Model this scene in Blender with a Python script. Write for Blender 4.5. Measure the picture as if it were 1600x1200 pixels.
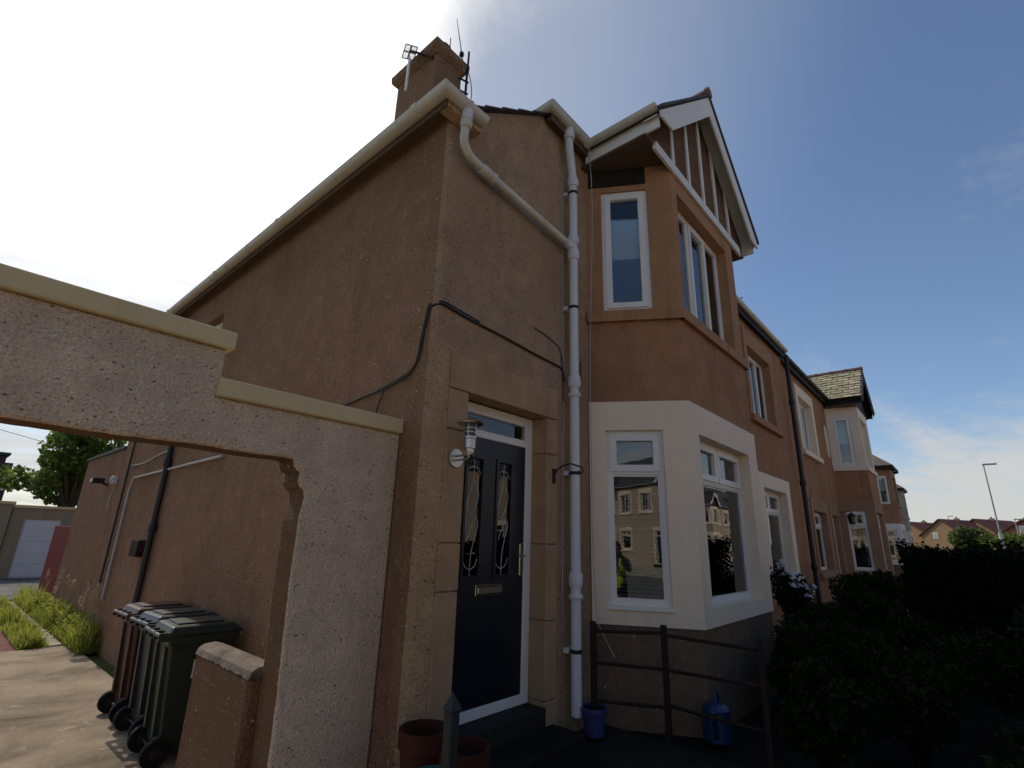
import bpy, bmesh, math, random
import numpy as np
from mathutils import Vector, Matrix
random.seed(7); rng = np.random.default_rng(11)
for o in list(bpy.data.objects): bpy.data.objects.remove(o)
scene = bpy.context.scene
COL = scene.collection
R = math.radians

# ------------------------------------------------------------------ camera
YAW, PITCH, ROLL = 0.727786, 0.297517, 0.0309234
F = Vector((math.cos(PITCH)*math.cos(YAW), math.cos(PITCH)*math.sin(YAW), math.sin(PITCH)))
r0 = Vector((math.sin(YAW), -math.cos(YAW), 0)); u0 = r0.cross(F)
CR = r0*math.cos(ROLL) + u0*math.sin(ROLL); CU = CR.cross(F)
cd = bpy.data.cameras.new('camera'); cam = bpy.data.objects.new('camera', cd); COL.objects.link(cam)
cd.sensor_width = 36; cd.sensor_fit = 'HORIZONTAL'; cd.lens = 36*786.636/1600
cd.clip_start = 0.03; cd.clip_end = 3000
M = Matrix((CR, CU, -F)).transposed().to_4x4(); M.translation = (0, 0, 1.6)
cam.matrix_world = M
scene.camera = cam
scene.cycles.max_bounces = 7; scene.cycles.diffuse_bounces = 4; scene.cycles.glossy_bounces = 3; scene.cycles.transparent_max_bounces = 10

# ------------------------------------------------------------------ sky, sun, exposure
SUN_AZ, SUN_EL = R(2.5), R(45.0)          # azimuth measured from +Y towards +X
SD = Vector((math.sin(SUN_AZ)*math.cos(SUN_EL), math.cos(SUN_AZ)*math.cos(SUN_EL), math.sin(SUN_EL)))
w = bpy.data.worlds.new('World'); scene.world = w; w.use_nodes = True
nt = w.node_tree; nt.nodes.clear()
def N(t, typ, **kw):
    n = t.nodes.new(typ)
    for k, v in kw.items(): setattr(n, k, v)
    return n
def L(t, a, b): t.links.new(a, b)
def MATH(t, op, a, b=None, c=None, clamp=False):
    n = N(t, 'ShaderNodeMath', operation=op, use_clamp=clamp)
    for i, v in enumerate((a, b, c)):
        if v is None: continue
        if isinstance(v, (int, float)): n.inputs[i].default_value = v
        else: L(t, v, n.inputs[i])
    return n.outputs[0]
def RAMP(t, fac, stops, interp='LINEAR'):
    n = N(t, 'ShaderNodeValToRGB'); cr = n.color_ramp; cr.interpolation = interp
    while len(cr.elements) > 1: cr.elements.remove(cr.elements[-1])
    for i, (p, c) in enumerate(stops):
        e = cr.elements[0] if i == 0 else cr.elements.new(p)
        e.position = p; e.color = (*c, 1) if not isinstance(c, (int, float)) else (c, c, c, 1)
    if fac is not None: L(t, fac, n.inputs[0])
    return n.outputs[0]
def MIXC(t, fac, a, b, mode='MIX'):
    n = N(t, 'ShaderNodeMix', data_type='RGBA', blend_type=mode)
    for sock, v in ((n.inputs[0], fac), (n.inputs[6], a), (n.inputs[7], b)):
        if isinstance(v, (int, float)): sock.default_value = v
        elif isinstance(v, tuple): sock.default_value = (*v, 1)
        else: L(t, v, sock)
    return n.outputs[2]
sky = N(nt, 'ShaderNodeTexSky', sky_type='NISHITA'); sky.sun_disc = False
sky.sun_elevation = SUN_EL; sky.sun_rotation = SUN_AZ
sky.air_density = 1.0; sky.dust_density = 0.5; sky.ozone_density = 3.0; sky.altitude = 50
tc = N(nt, 'ShaderNodeTexCoord')
nrm = N(nt, 'ShaderNodeVectorMath', operation='NORMALIZE'); L(nt, tc.outputs['Generated'], nrm.inputs[0])
sep = N(nt, 'ShaderNodeSeparateXYZ'); L(nt, nrm.outputs[0], sep.inputs[0])
den = MATH(nt, 'MAXIMUM', MATH(nt, 'ADD', sep.outputs[2], 0.12), 0.05)
pl = N(nt, 'ShaderNodeCombineXYZ')
L(nt, MATH(nt, 'DIVIDE', sep.outputs[0], den), pl.inputs[0]); L(nt, MATH(nt, 'DIVIDE', sep.outputs[1], den), pl.inputs[1])
dot = N(nt, 'ShaderNodeVectorMath', operation='DOT_PRODUCT'); L(nt, nrm.outputs[0], dot.inputs[0]); dot.inputs[1].default_value = SD
def NOISE(t, vec, scale, detail=6, rough=.55, dist=0.0, out='Fac'):
    n = N(t, 'ShaderNodeTexNoise'); n.inputs['Scale'].default_value = scale; n.inputs['Detail'].default_value = detail
    n.inputs['Roughness'].default_value = rough; n.inputs['Distortion'].default_value = dist
    if vec is not None: L(t, vec, n.inputs['Vector'])
    return n.outputs[out]
def SMOOTH(t, v, a, b, lo=0.0, hi=1.0):
    n = N(t, 'ShaderNodeMapRange', interpolation_type='SMOOTHSTEP')
    L(t, v, n.inputs[0]); n.inputs[1].default_value = a; n.inputs[2].default_value = b
    n.inputs[3].default_value = lo; n.inputs[4].default_value = hi
    return n.outputs[0]
mp = N(nt, 'ShaderNodeMapping'); L(nt, pl.outputs[0], mp.inputs[0]); mp.inputs['Scale'].default_value = (0.55, 1.3, 1); mp.inputs['Rotation'].default_value = (0, 0, R(12))
mp.inputs['Location'].default_value = (3.1, 1.7, 0)
n1 = NOISE(nt, mp.outputs[0], 1.1, 8, .6, .35)
n2 = NOISE(nt, pl.outputs[0], 4.5, 6, .65, .3)
toward = SMOOTH(nt, dot.outputs['Value'], 0.84, 0.985)                   # the cloud sheet gathers round the sun
low = SMOOTH(nt, sep.outputs[2], 0.30, 0.10)                            # and banks up near the horizon
cov = MATH(nt, 'ADD', MATH(nt, 'MULTIPLY', n1, .72), MATH(nt, 'MULTIPLY', n2, .28))
cov = MATH(nt, 'ADD', cov, MATH(nt, 'ADD', MATH(nt, 'MULTIPLY', toward, .40), MATH(nt, 'MULTIPLY', low, .22)))
cl = SMOOTH(nt, cov, .53, .82)
ph = MATH(nt, 'POWER', MATH(nt, 'MAXIMUM', dot.outputs['Value'], 0.0), 18.0)   # forward scattering of thin cloud
cb = MATH(nt, 'ADD', 5.2, MATH(nt, 'MULTIPLY', ph, 22.0))
cc = N(nt, 'ShaderNodeVectorMath', operation='SCALE'); cc.inputs[0].default_value = (1.0, .985, .96); L(nt, cb, cc.inputs['Scale'])
hz = MATH(nt, 'MULTIPLY', SMOOTH(nt, dot.outputs['Value'], .45, .97), .48)      # thin haze scattering sunlight forward
hazed = MIXC(nt, hz, sky.outputs[0], (5.0, 5.1, 5.2))
mixc = MIXC(nt, MATH(nt, 'MULTIPLY', cl, .88), hazed, cc.outputs[0])
bg = N(nt, 'ShaderNodeBackground'); L(nt, mixc, bg.inputs[0]); bg.inputs[1].default_value = 0.113
L(nt, bg.outputs[0], N(nt, 'ShaderNodeOutputWorld').inputs[0])
sl = bpy.data.lights.new('sun', 'SUN'); so = bpy.data.objects.new('sun', sl); COL.objects.link(so)
sl.energy = 2.2; sl.angle = R(.53); sl.color = (1, .92, .80)
so.rotation_euler = (-SD).to_track_quat('-Z', 'Y').to_euler(); so.location = (0, 30, 40)
vs = scene.view_settings; vs.view_transform = 'Standard'; vs.look = 'None'; vs.exposure = 0.12; vs.gamma = 1; vs.use_curve_mapping = False

# ------------------------------------------------------------------ materials
MAT = {}
def mat(name, col, rough=.7, spec=.3, metal=0.0, var=.12, vscale=3.0, bump=0.0, bscale=60, streak=0.0, dirt=None):
    m = bpy.data.materials.new(name); m.use_nodes = True; t = m.node_tree; b = t.nodes['Principled BSDF']
    b.inputs['Roughness'].default_value = rough; b.inputs['Specular IOR Level'].default_value = spec; b.inputs['Metallic'].default_value = metal
    tc = N(t, 'ShaderNodeTexCoord'); v = tc.outputs['Object']
    n = NOISE(t, v, vscale, 5, .6)
    c = RAMP(t, n, [(.25, tuple(x*(1-var) for x in col)), (.75, tuple(min(1, x*(1+var)) for x in col))])
    if streak:
        mp = N(t, 'ShaderNodeMapping'); L(t, v, mp.inputs[0]); mp.inputs['Scale'].default_value = (7, 7, .6)
        s = NOISE(t, mp.outputs[0], 1.0, 5, .65)
        c = MIXC(t, MATH(t, 'MULTIPLY', SMOOTH(t, s, .5, .75), streak), c, dirt or tuple(x*.4 for x in col))
    L(t, c, b.inputs['Base Color'])
    if bump:
        bp = N(t, 'ShaderNodeBump'); bp.inputs['Strength'].default_value = bump; bp.inputs['Distance'].default_value = .01
        L(t, NOISE(t, v, bscale, 4, .6), bp.inputs['Height']); L(t, bp.outputs[0], b.inputs['Normal'])
    MAT[name] = m; return m
def roughcast(name, col, grit, stain, scale=75, bump=1.0, light=(.70, .62, .52), dark=(.035, .022, .015), pl=.13, pd=.12, streak=.35):
    m = bpy.data.materials.new(name); m.use_nodes = True; t = m.node_tree; b = t.nodes['Principled BSDF']
    b.inputs['Roughness'].default_value = .9; b.inputs['Specular IOR Level'].default_value = .15
    v = N(t, 'ShaderNodeTexCoord').outputs['Object']
    wob = N(t, 'ShaderNodeVectorMath', operation='ADD'); L(t, v, wob.inputs[0])
    ws = N(t, 'ShaderNodeVectorMath', operation='SCALE'); L(t, NOISE(t, v, 40, 2, .5, 0, 'Color'), ws.inputs[0]); ws.inputs['Scale'].default_value = .012
    L(t, ws.outputs[0], wob.inputs[1])
    vo = N(t, 'ShaderNodeTexVoronoi'); vo.inputs['Scale'].default_value = scale; L(t, wob.outputs[0], vo.inputs['Vector'])
    rnd = N(t, 'ShaderNodeSeparateColor'); L(t, vo.outputs['Color'], rnd.inputs[0])
    big = NOISE(t, v, .8, 3, .6); mid = NOISE(t, v, 5, 3, .65); fine = NOISE(t, v, 70, 4, .7)
    c = RAMP(t, mid, [(.3, tuple(x*.8 for x in col)), (.7, tuple(x*1.18 for x in col))])
    c = MIXC(t, SMOOTH(t, big, .48, .72), c, stain)
    mp = N(t, 'ShaderNodeMapping'); L(t, v, mp.inputs[0]); mp.inputs['Scale'].default_value = (4, 4, .35)
    s = NOISE(t, mp.outputs[0], 1.0, 3, .65)
    c = MIXC(t, MATH(t, 'MULTIPLY', SMOOTH(t, s, .52, .8), streak), c, tuple(x*.35 for x in col))
    c = MIXC(t, MATH(t, 'MULTIPLY', rnd.outputs[1], .4), c, grit)
    c = MIXC(t, MATH(t, 'MULTIPLY', SMOOTH(t, fine, .42, .72), .55), c, tuple(x*.45 for x in col))
    c = MIXC(t, MATH(t, 'MULTIPLY', SMOOTH(t, fine, .46, .28), .5), c, tuple(min(1, x*1.35) for x in col))
    # flecks in drifts: pale pebbles and sun sparkle painted in, hollows painted dark
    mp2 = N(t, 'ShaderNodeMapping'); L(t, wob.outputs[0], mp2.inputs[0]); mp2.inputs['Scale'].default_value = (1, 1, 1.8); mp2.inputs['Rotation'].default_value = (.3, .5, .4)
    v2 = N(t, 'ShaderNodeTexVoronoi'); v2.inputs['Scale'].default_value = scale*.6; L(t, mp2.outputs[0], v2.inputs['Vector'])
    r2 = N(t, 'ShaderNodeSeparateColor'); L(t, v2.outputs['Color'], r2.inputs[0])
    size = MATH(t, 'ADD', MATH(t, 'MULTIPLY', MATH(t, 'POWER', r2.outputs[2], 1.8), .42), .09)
    fleck = MATH(t, 'LESS_THAN', v2.outputs['Distance'], size)
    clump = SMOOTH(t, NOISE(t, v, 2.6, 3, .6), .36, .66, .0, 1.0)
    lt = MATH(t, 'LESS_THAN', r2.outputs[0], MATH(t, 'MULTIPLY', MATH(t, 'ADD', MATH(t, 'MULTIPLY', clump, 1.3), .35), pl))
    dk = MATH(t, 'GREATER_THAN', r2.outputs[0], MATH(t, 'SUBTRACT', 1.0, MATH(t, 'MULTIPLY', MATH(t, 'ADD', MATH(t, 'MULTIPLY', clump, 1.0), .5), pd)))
    c = MIXC(t, MATH(t, 'MULTIPLY', MATH(t, 'MULTIPLY', fleck, lt), MATH(t, 'ADD', MATH(t, 'MULTIPLY', r2.outputs[1], .75), .2)), c, light)
    c = MIXC(t, MATH(t, 'MULTIPLY', MATH(t, 'MULTIPLY', fleck, dk), MATH(t, 'ADD', MATH(t, 'MULTIPLY', r2.outputs[1], .6), .3)), c, dark)
    L(t, c, b.inputs['Base Color'])
    h = MATH(t, 'ADD', MATH(t, 'SUBTRACT', 1.0, vo.outputs['Distance']), MATH(t, 'MULTIPLY', NOISE(t, v, 34, 4, .72), 2.8))
    h = MATH(t, 'SUBTRACT', h, MATH(t, 'MULTIPLY', fleck, MATH(t, 'MULTIPLY', dk, .8)))
    bp = N(t, 'ShaderNodeBump'); bp.inputs['Strength'].default_value = bump; bp.inputs['Distance'].default_value = .013
    L(t, h, bp.inputs['Height']); L(t, bp.outputs[0], b.inputs['Normal'])
    MAT[name] = m; return m
def glass(name, tint=(.9, .94, .93)):
    m = bpy.data.materials.new(name); m.use_nodes = True; t = m.node_tree; t.nodes.clear()
    fr = N(t, 'ShaderNodeFresnel'); fr.inputs[0].default_value = 1.75
    tr = N(t, 'ShaderNodeBsdfTransparent'); tr.inputs[0].default_value = (*tint, 1)
    gl = N(t, 'ShaderNodeBsdfGlossy'); gl.inputs['Roughness'].default_value = .004; gl.inputs[0].default_value = (.95, .97, 1, 1)
    bp = N(t, 'ShaderNodeBump'); bp.inputs['Strength'].default_value = .05; bp.inputs['Distance'].default_value = .01
    L(t, NOISE(t, N(t, 'ShaderNodeTexCoord').outputs['Object'], 2.5, 2), bp.inputs['Height']); L(t, bp.outputs[0], gl.inputs['Normal'])
    mx = N(t, 'ShaderNodeMixShader'); L(t, fr.outputs[0], mx.inputs[0]); L(t, tr.outputs[0], mx.inputs[1]); L(t, gl.outputs[0], mx.inputs[2])
    L(t, mx.outputs[0], N(t, 'ShaderNodeOutputMaterial').inputs[0]); MAT[name] = m
def foliage(name, c1, c2, trans=.35, c3=None, spec=.35):
    m = bpy.data.materials.new(name); m.use_nodes = True; t = m.node_tree; t.nodes.clear()
    g = N(t, 'ShaderNodeNewGeometry')
    st = [(0, c1), (.7, c2)] + ([(1, c3)] if c3 else [])
    c = RAMP(t, g.outputs['Random Per Island'], st)
    d = N(t, 'ShaderNodeBsdfPrincipled'); d.inputs['Roughness'].default_value = .6; d.inputs['Specular IOR Level'].default_value = spec; L(t, c, d.inputs['Base Color'])
    tl = N(t, 'ShaderNodeBsdfTranslucent'); L(t, MIXC(t, .5, c, tuple(min(1, a*1.6) for a in c2)), tl.inputs[0])
    mx = N(t, 'ShaderNodeMixShader'); mx.inputs[0].default_value = trans; L(t, d.outputs[0], mx.inputs[1]); L(t, tl.outputs[0], mx.inputs[2])
    L(t, mx.outputs[0], N(t, 'ShaderNodeOutputMaterial').inputs[0]); MAT[name] = m
def concrete(name, col, blot, scale=1.4):
    m = bpy.data.materials.new(name); m.use_nodes = True; t = m.node_tree; b = t.nodes['Principled BSDF']
    b.inputs['Roughness'].default_value = .92; b.inputs['Specular IOR Level'].default_value = .15
    v = N(t, 'ShaderNodeTexCoord').outputs['Object']
    a = NOISE(t, v, scale, 8, .62, .4); f = NOISE(t, v, 30, 4, .7); k = NOISE(t, v, 6, 6, .7, .6)
    c = RAMP(t, a, [(.30, tuple(x*.38 for x in col)), (.5, col), (.68, tuple(min(1, x*1.4) for x in col))])
    c = MIXC(t, SMOOTH(t, k, .58, .72), c, blot)
    c = MIXC(t, MATH(t, 'MULTIPLY', SMOOTH(t, f, .4, .75), .4), c, tuple(x*.5 for x in col))
    L(t, c, b.inputs['Base Color'])
    bp = N(t, 'ShaderNodeBump'); bp.inputs['Strength'].default_value = .7; bp.inputs['Distance'].default_value = .015
    L(t, MATH(t, 'ADD', f, k), bp.inputs['Height']); L(t, bp.outputs[0], b.inputs['Normal']); MAT[name] = m

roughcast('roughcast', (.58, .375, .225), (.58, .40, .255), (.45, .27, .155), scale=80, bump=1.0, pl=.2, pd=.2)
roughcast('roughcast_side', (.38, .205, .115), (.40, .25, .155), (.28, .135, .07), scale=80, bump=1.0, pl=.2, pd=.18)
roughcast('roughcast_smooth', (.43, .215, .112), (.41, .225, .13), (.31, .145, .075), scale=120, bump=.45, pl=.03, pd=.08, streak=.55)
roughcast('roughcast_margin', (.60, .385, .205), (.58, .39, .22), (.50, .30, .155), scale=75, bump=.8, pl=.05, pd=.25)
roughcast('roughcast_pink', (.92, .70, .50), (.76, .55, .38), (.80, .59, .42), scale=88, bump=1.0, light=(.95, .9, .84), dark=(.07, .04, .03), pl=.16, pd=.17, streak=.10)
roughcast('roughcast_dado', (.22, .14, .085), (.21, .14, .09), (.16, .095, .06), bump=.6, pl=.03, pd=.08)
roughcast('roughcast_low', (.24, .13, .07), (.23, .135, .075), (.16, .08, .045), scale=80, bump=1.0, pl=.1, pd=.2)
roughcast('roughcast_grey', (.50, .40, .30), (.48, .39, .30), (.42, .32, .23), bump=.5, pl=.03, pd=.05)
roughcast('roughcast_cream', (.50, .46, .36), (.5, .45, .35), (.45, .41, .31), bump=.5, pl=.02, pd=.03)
mat('stone_bay', (.40, .21, .105), .85, .2, var=.16, vscale=5, bump=.5, bscale=90, streak=.4)
mat('stone_black', (.03, .022, .016), .9, .1, var=.4, vscale=12, bump=.4)
mat('stone', (.42, .265, .145), .85, .2, var=.16, vscale=5, bump=.5, bscale=90, streak=.35)
mat('stone_red', (.36, .205, .12), .85, .2, var=.16, vscale=5, bump=.5, bscale=90, streak=.4)
mat('cream_paint', (.86, .685, .50), .65, .3, var=.06, vscale=1.6, bump=.4, bscale=22, streak=.16, dirt=(.50, .38, .27))
mat('white_paint', (.78, .735, .67), .6, .3, var=.05, bump=.2, streak=.14)
mat('coping', (.62, .49, .27), .75, .25, var=.06, bump=.25, bscale=40, streak=.1)
mat('pvc', (.80, .745, .68), .4, .4, var=.04, streak=.10)
mat('gutter_cream', (.62, .57, .48), .45, .4, var=.08, streak=.28, dirt=(.18, .14, .09))
mat('pipe_white', (.66, .65, .64), .4, .45, var=.06, streak=.16, dirt=(.25, .2, .15))
mat('pipe_black', (.022, .02, .02), .5, .4, var=.3)
mat('door_navy', (.009, .011, .017), .35, .5, var=.15, bump=.1)
mat('steel', (.55, .53, .5), .3, .5, metal=1, var=.08)
mat('chrome', (.6, .6, .6), .2, .5, metal=1)
mat('lead', (.75, .76, .78), .4, .5, var=.05)
mat('iron', (.02, .018, .016), .6, .3)
mat('rusty', (.03, .018, .013), .8, .2, var=.4, vscale=20)
mat('slate', (.07, .066, .066), .7, .3, var=.25, vscale=9, bump=.4, bscale=30)
mat('slate_lichen', (.35, .31, .20), .85, .2, var=.3, vscale=14, bump=.5, bscale=50)
mat('slate_lichen_pale', (.47, .42, .28), .85, .2, var=.3, vscale=14, bump=.5, bscale=50)
mat('slate_grey', (.20, .17, .14), .85, .2, var=.3, vscale=14, bump=.5)
mat('ridge_tile', (.20, .11, .09), .8, .2, var=.2)
mat('soffit', (.13, .085, .055), .8, .2, var=.15)
mat('timber_dark', (.03, .025, .022), .7, .2, var=.3)
mat('black_cable', (.018, .016, .015), .5, .4)
mat('grey_cable', (.45, .44, .42), .5, .3)
mat('room', (.16, .14, .12), .9, .1)
mat('blind', (.62, .61, .58), .6, .3, var=.03); mat('blind_grey', (.20, .20, .19), .6, .3, var=.03)
mat('curtain', (.55, .52, .48), .8, .1, var=.1)
glass('glass')
mat('bin_green', (.018, .028, .020), .42, .45, var=.15)
mat('bin_brown', (.055, .022, .016), .42, .45, var=.15)
mat('bin_grey', (.03, .033, .038), .42, .45, var=.15)
mat('rubber', (.012, .012, .012), .8, .2)
mat('sticker', (.6, .6, .58), .6, .2)
concrete('concrete', (.31, .24, .165), (.50, .41, .30), 1.1)
concrete('path', (.03, .023, .018), (.04, .032, .026))
concrete('asphalt', (.15, .14, .13), (.17, .16, .15))
concrete('chips', (.20, .085, .065), (.26, .13, .1), 12)
concrete('low_top', (.20, .16, .125), (.26, .21, .165), 4)
concrete('slab', (.42, .36, .28), (.48, .42, .33))
mat('soil', (.018, .014, .010), .95, .1, var=.4, vscale=8, bump=1, bscale=25)
mat('turf', (.055, .08, .02), .9, .1, var=.3, vscale=4, bump=1, bscale=60)
mat('garage_white', (.62, .62, .64), .5, .3, var=.04)
mat('garage_wall', (.30, .24, .16), .85, .2, var=.15, bump=.5, streak=.4)
mat('red_wood', (.20, .018, .010), .65, .3, var=.2, vscale=8)
mat('purple_clad', (.075, .04, .055), .7, .3)
mat('terracotta', (.06, .017, .008), .75, .2, var=.2)
mat('blue_pot', (.05, .055, .16), .4, .4, var=.1)
mat('blue_plastic', (.005, .035, .10), .35, .5)
mat('teal', (.02, .10, .09), .5, .4)
mat('post_paint', (.025, .027, .028), .6, .3, var=.2)
mat('bark', (.09, .065, .045), .9, .1, var=.3, bump=.8, bscale=30)
mat('brick_far', (.31, .195, .11), .85, .1, var=.1); mat('brick_far_red', (.30, .12, .075), .85, .1)
mat('tile_far', (.11, .045, .035), .8, .2, var=.15); mat('lamp_grey', (.38, .39, .40), .4, .4, metal=.6)
mat('lamp_pale', (.62, .60, .55), .6, .3)
mat('skin', (.55, .33, .24), .55, .3); mat('hair', (.05, .035, .025), .7, .2); mat('jacket', (.09, .085, .10), .8, .1, bump=.4)
mat('hivis', (.62, .75, .03), .6, .2, var=.04); mat('trousers', (.03, .035, .05), .85, .1)
foliage('leaf_tree', (.07, .11, .02), (.15, .20, .04), .55, (.24, .27, .07))
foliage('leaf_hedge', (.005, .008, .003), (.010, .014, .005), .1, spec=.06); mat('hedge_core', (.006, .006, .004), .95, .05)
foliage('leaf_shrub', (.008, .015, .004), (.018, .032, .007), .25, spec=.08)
foliage('leaf_far', (.06, .085, .02), (.10, .135, .03), .3)
foliage('grass_blade', (.13, .17, .02), (.26, .29, .045), .6, (.42, .38, .14))
foliage('petal', (.75, .73, .70), (.85, .84, .80), .3)
foliage('dry_stem', (.35, .26, .14), (.5, .4, .24), .2)

# ------------------------------------------------------------------ object helpers
ORG = {}
def root_of(o):
    while o.parent: o = o.parent
    return o
def link(name, me, material, parent=None, smooth=False):
    o = bpy.data.objects.new(name, me); COL.objects.link(o)
    if material: me.materials.append(MAT[material])
    if smooth:
        me.shade_smooth()
    if parent: o.parent = parent
    return o
def tag(o, label=None, cat=None, group=None, kind=None):
    for k, v in (('label', label), ('category', cat), ('group', group), ('kind', kind)):
        if v: o[k] = v
    return o
def thing(name, label, cat, loc=(0, 0, 0), group=None):
    o = bpy.data.objects.new(name, None); COL.objects.link(o); o.location = loc; o.empty_display_size = .2
    ORG[o.name] = Vector(loc); return tag(o, label, cat, group)
class MB:
    def __init__(s): s.V = []; s.F = []
    def add(s, V, F):
        b = len(s.V); s.V += [tuple(v) for v in V]; s.F += [[i+b for i in f] for f in F]; return s
    def hexa(s, p):  # 4 bottom ccw, 4 top
        return s.add(p, [(3, 2, 1, 0), (4, 5, 6, 7), (0, 1, 5, 4), (1, 2, 6, 5), (2, 3, 7, 6), (3, 0, 4, 7)])
    def box(s, x0, x1, y0, y1, z0, z1):
        return s.hexa([(x0, y0, z0), (x1, y0, z0), (x1, y1, z0), (x0, y1, z0), (x0, y0, z1), (x1, y0, z1), (x1, y1, z1), (x0, y1, z1)])
    def prism(s, poly, ext):
        n = len(poly); e = Vector(ext); P = [Vector(p) for p in poly]
        nn = sum(((P[i]-P[0]).cross(P[i+1]-P[0]) for i in range(1, n-1)), Vector())
        if nn.dot(e) > 0: P = P[::-1]
        Q = [p+e for p in P]
        return s.add(P+Q, [list(range(n)), list(range(2*n-1, n-1, -1))] + [(i, i+n, (i+1) % n+n, (i+1) % n)[::1] for i in range(n)])
    def pbox(s, pl, u0, u1, z0, z1, d0, d1):
        return s.hexa([pl(u0, z0, d1), pl(u1, z0, d1), pl(u1, z0, d0), pl(u0, z0, d0), pl(u0, z1, d1), pl(u1, z1, d1), pl(u1, z1, d0), pl(u0, z1, d0)])
    def tube(s, pts, r, n=8, caps=True):
        P = [Vector(p) for p in pts]; rs = r if isinstance(r, (list, tuple)) else [r]*len(P)
        T = []
        for i in range(len(P)):
            a = P[max(i-1, 0)]; b = P[min(i+1, len(P)-1)]; T.append((b-a).normalized())
        ref = Vector((0, 0, 1)) if abs(T[0].z) < .9 else Vector((1, 0, 0)); x = T[0].cross(ref).normalized()
        V = []; 
        for i, p in enumerate(P):
            x = (x - T[i]*x.dot(T[i])).normalized(); y = T[i].cross(x)
            for k in range(n):
                a = 2*math.pi*k/n; V.append(p + (x*math.cos(a)+y*math.sin(a))*rs[i])
        Fs = [(i*n+k, i*n+(k+1) % n, (i+1)*n+(k+1) % n, (i+1)*n+k) for i in range(len(P)-1) for k in range(n)]
        if caps: Fs += [list(range(n))[::-1], list(range((len(P)-1)*n, len(P)*n))]
        return s.add(V, Fs)
    def lathe(s, c, prof, n=16, axis='Z', closed=True):
        V = []; m = len(prof)
        for r, h in prof:
            for k in range(n):
                a = 2*math.pi*k/n; p = (r*math.cos(a), r*math.sin(a), h)
                if axis == 'X': p = (h, r*math.cos(a), r*math.sin(a))
                if axis == 'Y': p = (r*math.sin(a), h, r*math.cos(a))
                V.append((c[0]+p[0], c[1]+p[1], c[2]+p[2]))
        Fs = [(i*n+k, i*n+(k+1) % n, (i+1)*n+(k+1) % n, (i+1)*n+k) for i in range(m-1) for k in range(n)]
        if closed: Fs += [list(range(n))[::-1], list(range((m-1)*n, m*n))]
        return s.add(V, Fs)
    def gutter(s, pts, r=.06, n=8, t=.006):  # open half-round channel along a horizontal path
        P = [Vector(p) for p in pts]; V = []; m = 2*(n+1)
        for i, p in enumerate(P):
            d0 = (P[i]-P[i-1]).normalized() if i else None; d1 = (P[i+1]-P[i]).normalized() if i+1 < len(P) else None
            t0 = d0 or d1; t1 = d1 or d0
            na = Vector((t0.y, -t0.x, 0)); nb = Vector((t1.y, -t1.x, 0)); nn = (na+nb); nn = nn/nn.dot(na)
            for rr, rg in ((r, range(n+1)), (r-t, range(n, -1, -1))):
                for k in rg:
                    a = math.pi*k/n; V.append(p + nn*math.cos(a)*rr + Vector((0, 0, -math.sin(a)*rr)))
        Fs = [(i*m+k, i*m+(k+1) % m, (i+1)*m+(k+1) % m, (i+1)*m+k) for i in range(len(P)-1) for k in range(m)]
        Fs += [list(range(n+1)), [(len(P)-1)*m+k for k in range(n, -1, -1)]]   # stop ends
        return s.add(V, Fs)
    def panel(s, pl, u0, u1, z0, z1, ops, d, t):
        us = sorted({u0, u1, *[x for o in ops for x in o[:2]]}); zs = sorted({z0, z1, *[x for o in ops for x in o[2:4]]})
        us = [x for x in us if u0 <= x <= u1]; zs = [x for x in zs if z0 <= x <= z1]
        for a, b in zip(us, us[1:]):
            for c, e in zip(zs, zs[1:]):
                mu, mz = (a+b)/2, (c+e)/2
                if any(o[0] < mu < o[1] and o[2] < mz < o[3] for o in ops): continue
                s.add([pl(a, c, d), pl(b, c, d), pl(b, e, d), pl(a, e, d)], [(0, 1, 2, 3)])
                s.add([pl(a, c, d-t), pl(b, c, d-t), pl(b, e, d-t), pl(a, e, d-t)], [(3, 2, 1, 0)])
        for (a, b, c, e), out in [((u0, u1, z0, z1), 1)] + [(o[:4], 0) for o in ops]:
            for p, q in (((a, c), (b, c)), ((b, c), (b, e)), ((b, e), (a, e)), ((a, e), (a, c))):
                f = [pl(*p, d-t), pl(*q, d-t), pl(*q, d), pl(*p, d)]
                s.add(f, [(0, 1, 2, 3) if out else (3, 2, 1, 0)])
        return s
    def build(s, name, material, parent=None, bevel=0.0, smooth=False, label=None):
        if parent is not None:
            o0 = ORG.get(root_of(parent).name, Vector())
        else:
            A = np.array(s.V); o0 = Vector(((A[:, 0].min()+A[:, 0].max())/2, (A[:, 1].min()+A[:, 1].max())/2, A[:, 2].min()))
        me = bpy.data.meshes.new(name); me.from_pydata([(v[0]-o0.x, v[1]-o0.y, v[2]-o0.z) for v in s.V], [], s.F); me.validate()
        if bevel:
            bm = bmesh.new(); bm.from_mesh(me); bmesh.ops.remove_doubles(bm, verts=bm.verts, dist=1e-4)
            ed = [e for e in bm.edges if len(e.link_faces) == 2 and e.calc_face_angle(0) > .6]
            try: bmesh.ops.bevel(bm, geom=ed, offset=bevel, segments=1, affect='EDGES', clamp_overlap=True)
            except Exception: pass
            bm.to_mesh(me); bm.free()
        o = link(name, me, material, parent, smooth)
        if parent is None: o.location = o0
        if smooth:
            try: me.set_sharp_from_angle(angle=R(40))
            except Exception: pass
        if label: o['label'] = label
        return o
def plane(P0, P1):
    P0 = Vector((*P0, 0)); P1 = Vector((*P1, 0)); u = (P1-P0).normalized(); n = Vector((u.y, -u.x, 0))
    def pl(a, z, d=0): return P0 + u*a + n*d + Vector((0, 0, z))
    pl.len = (P1-P0).length; pl.u = u; pl.n = n; pl.P0 = P0
    return pl
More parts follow.
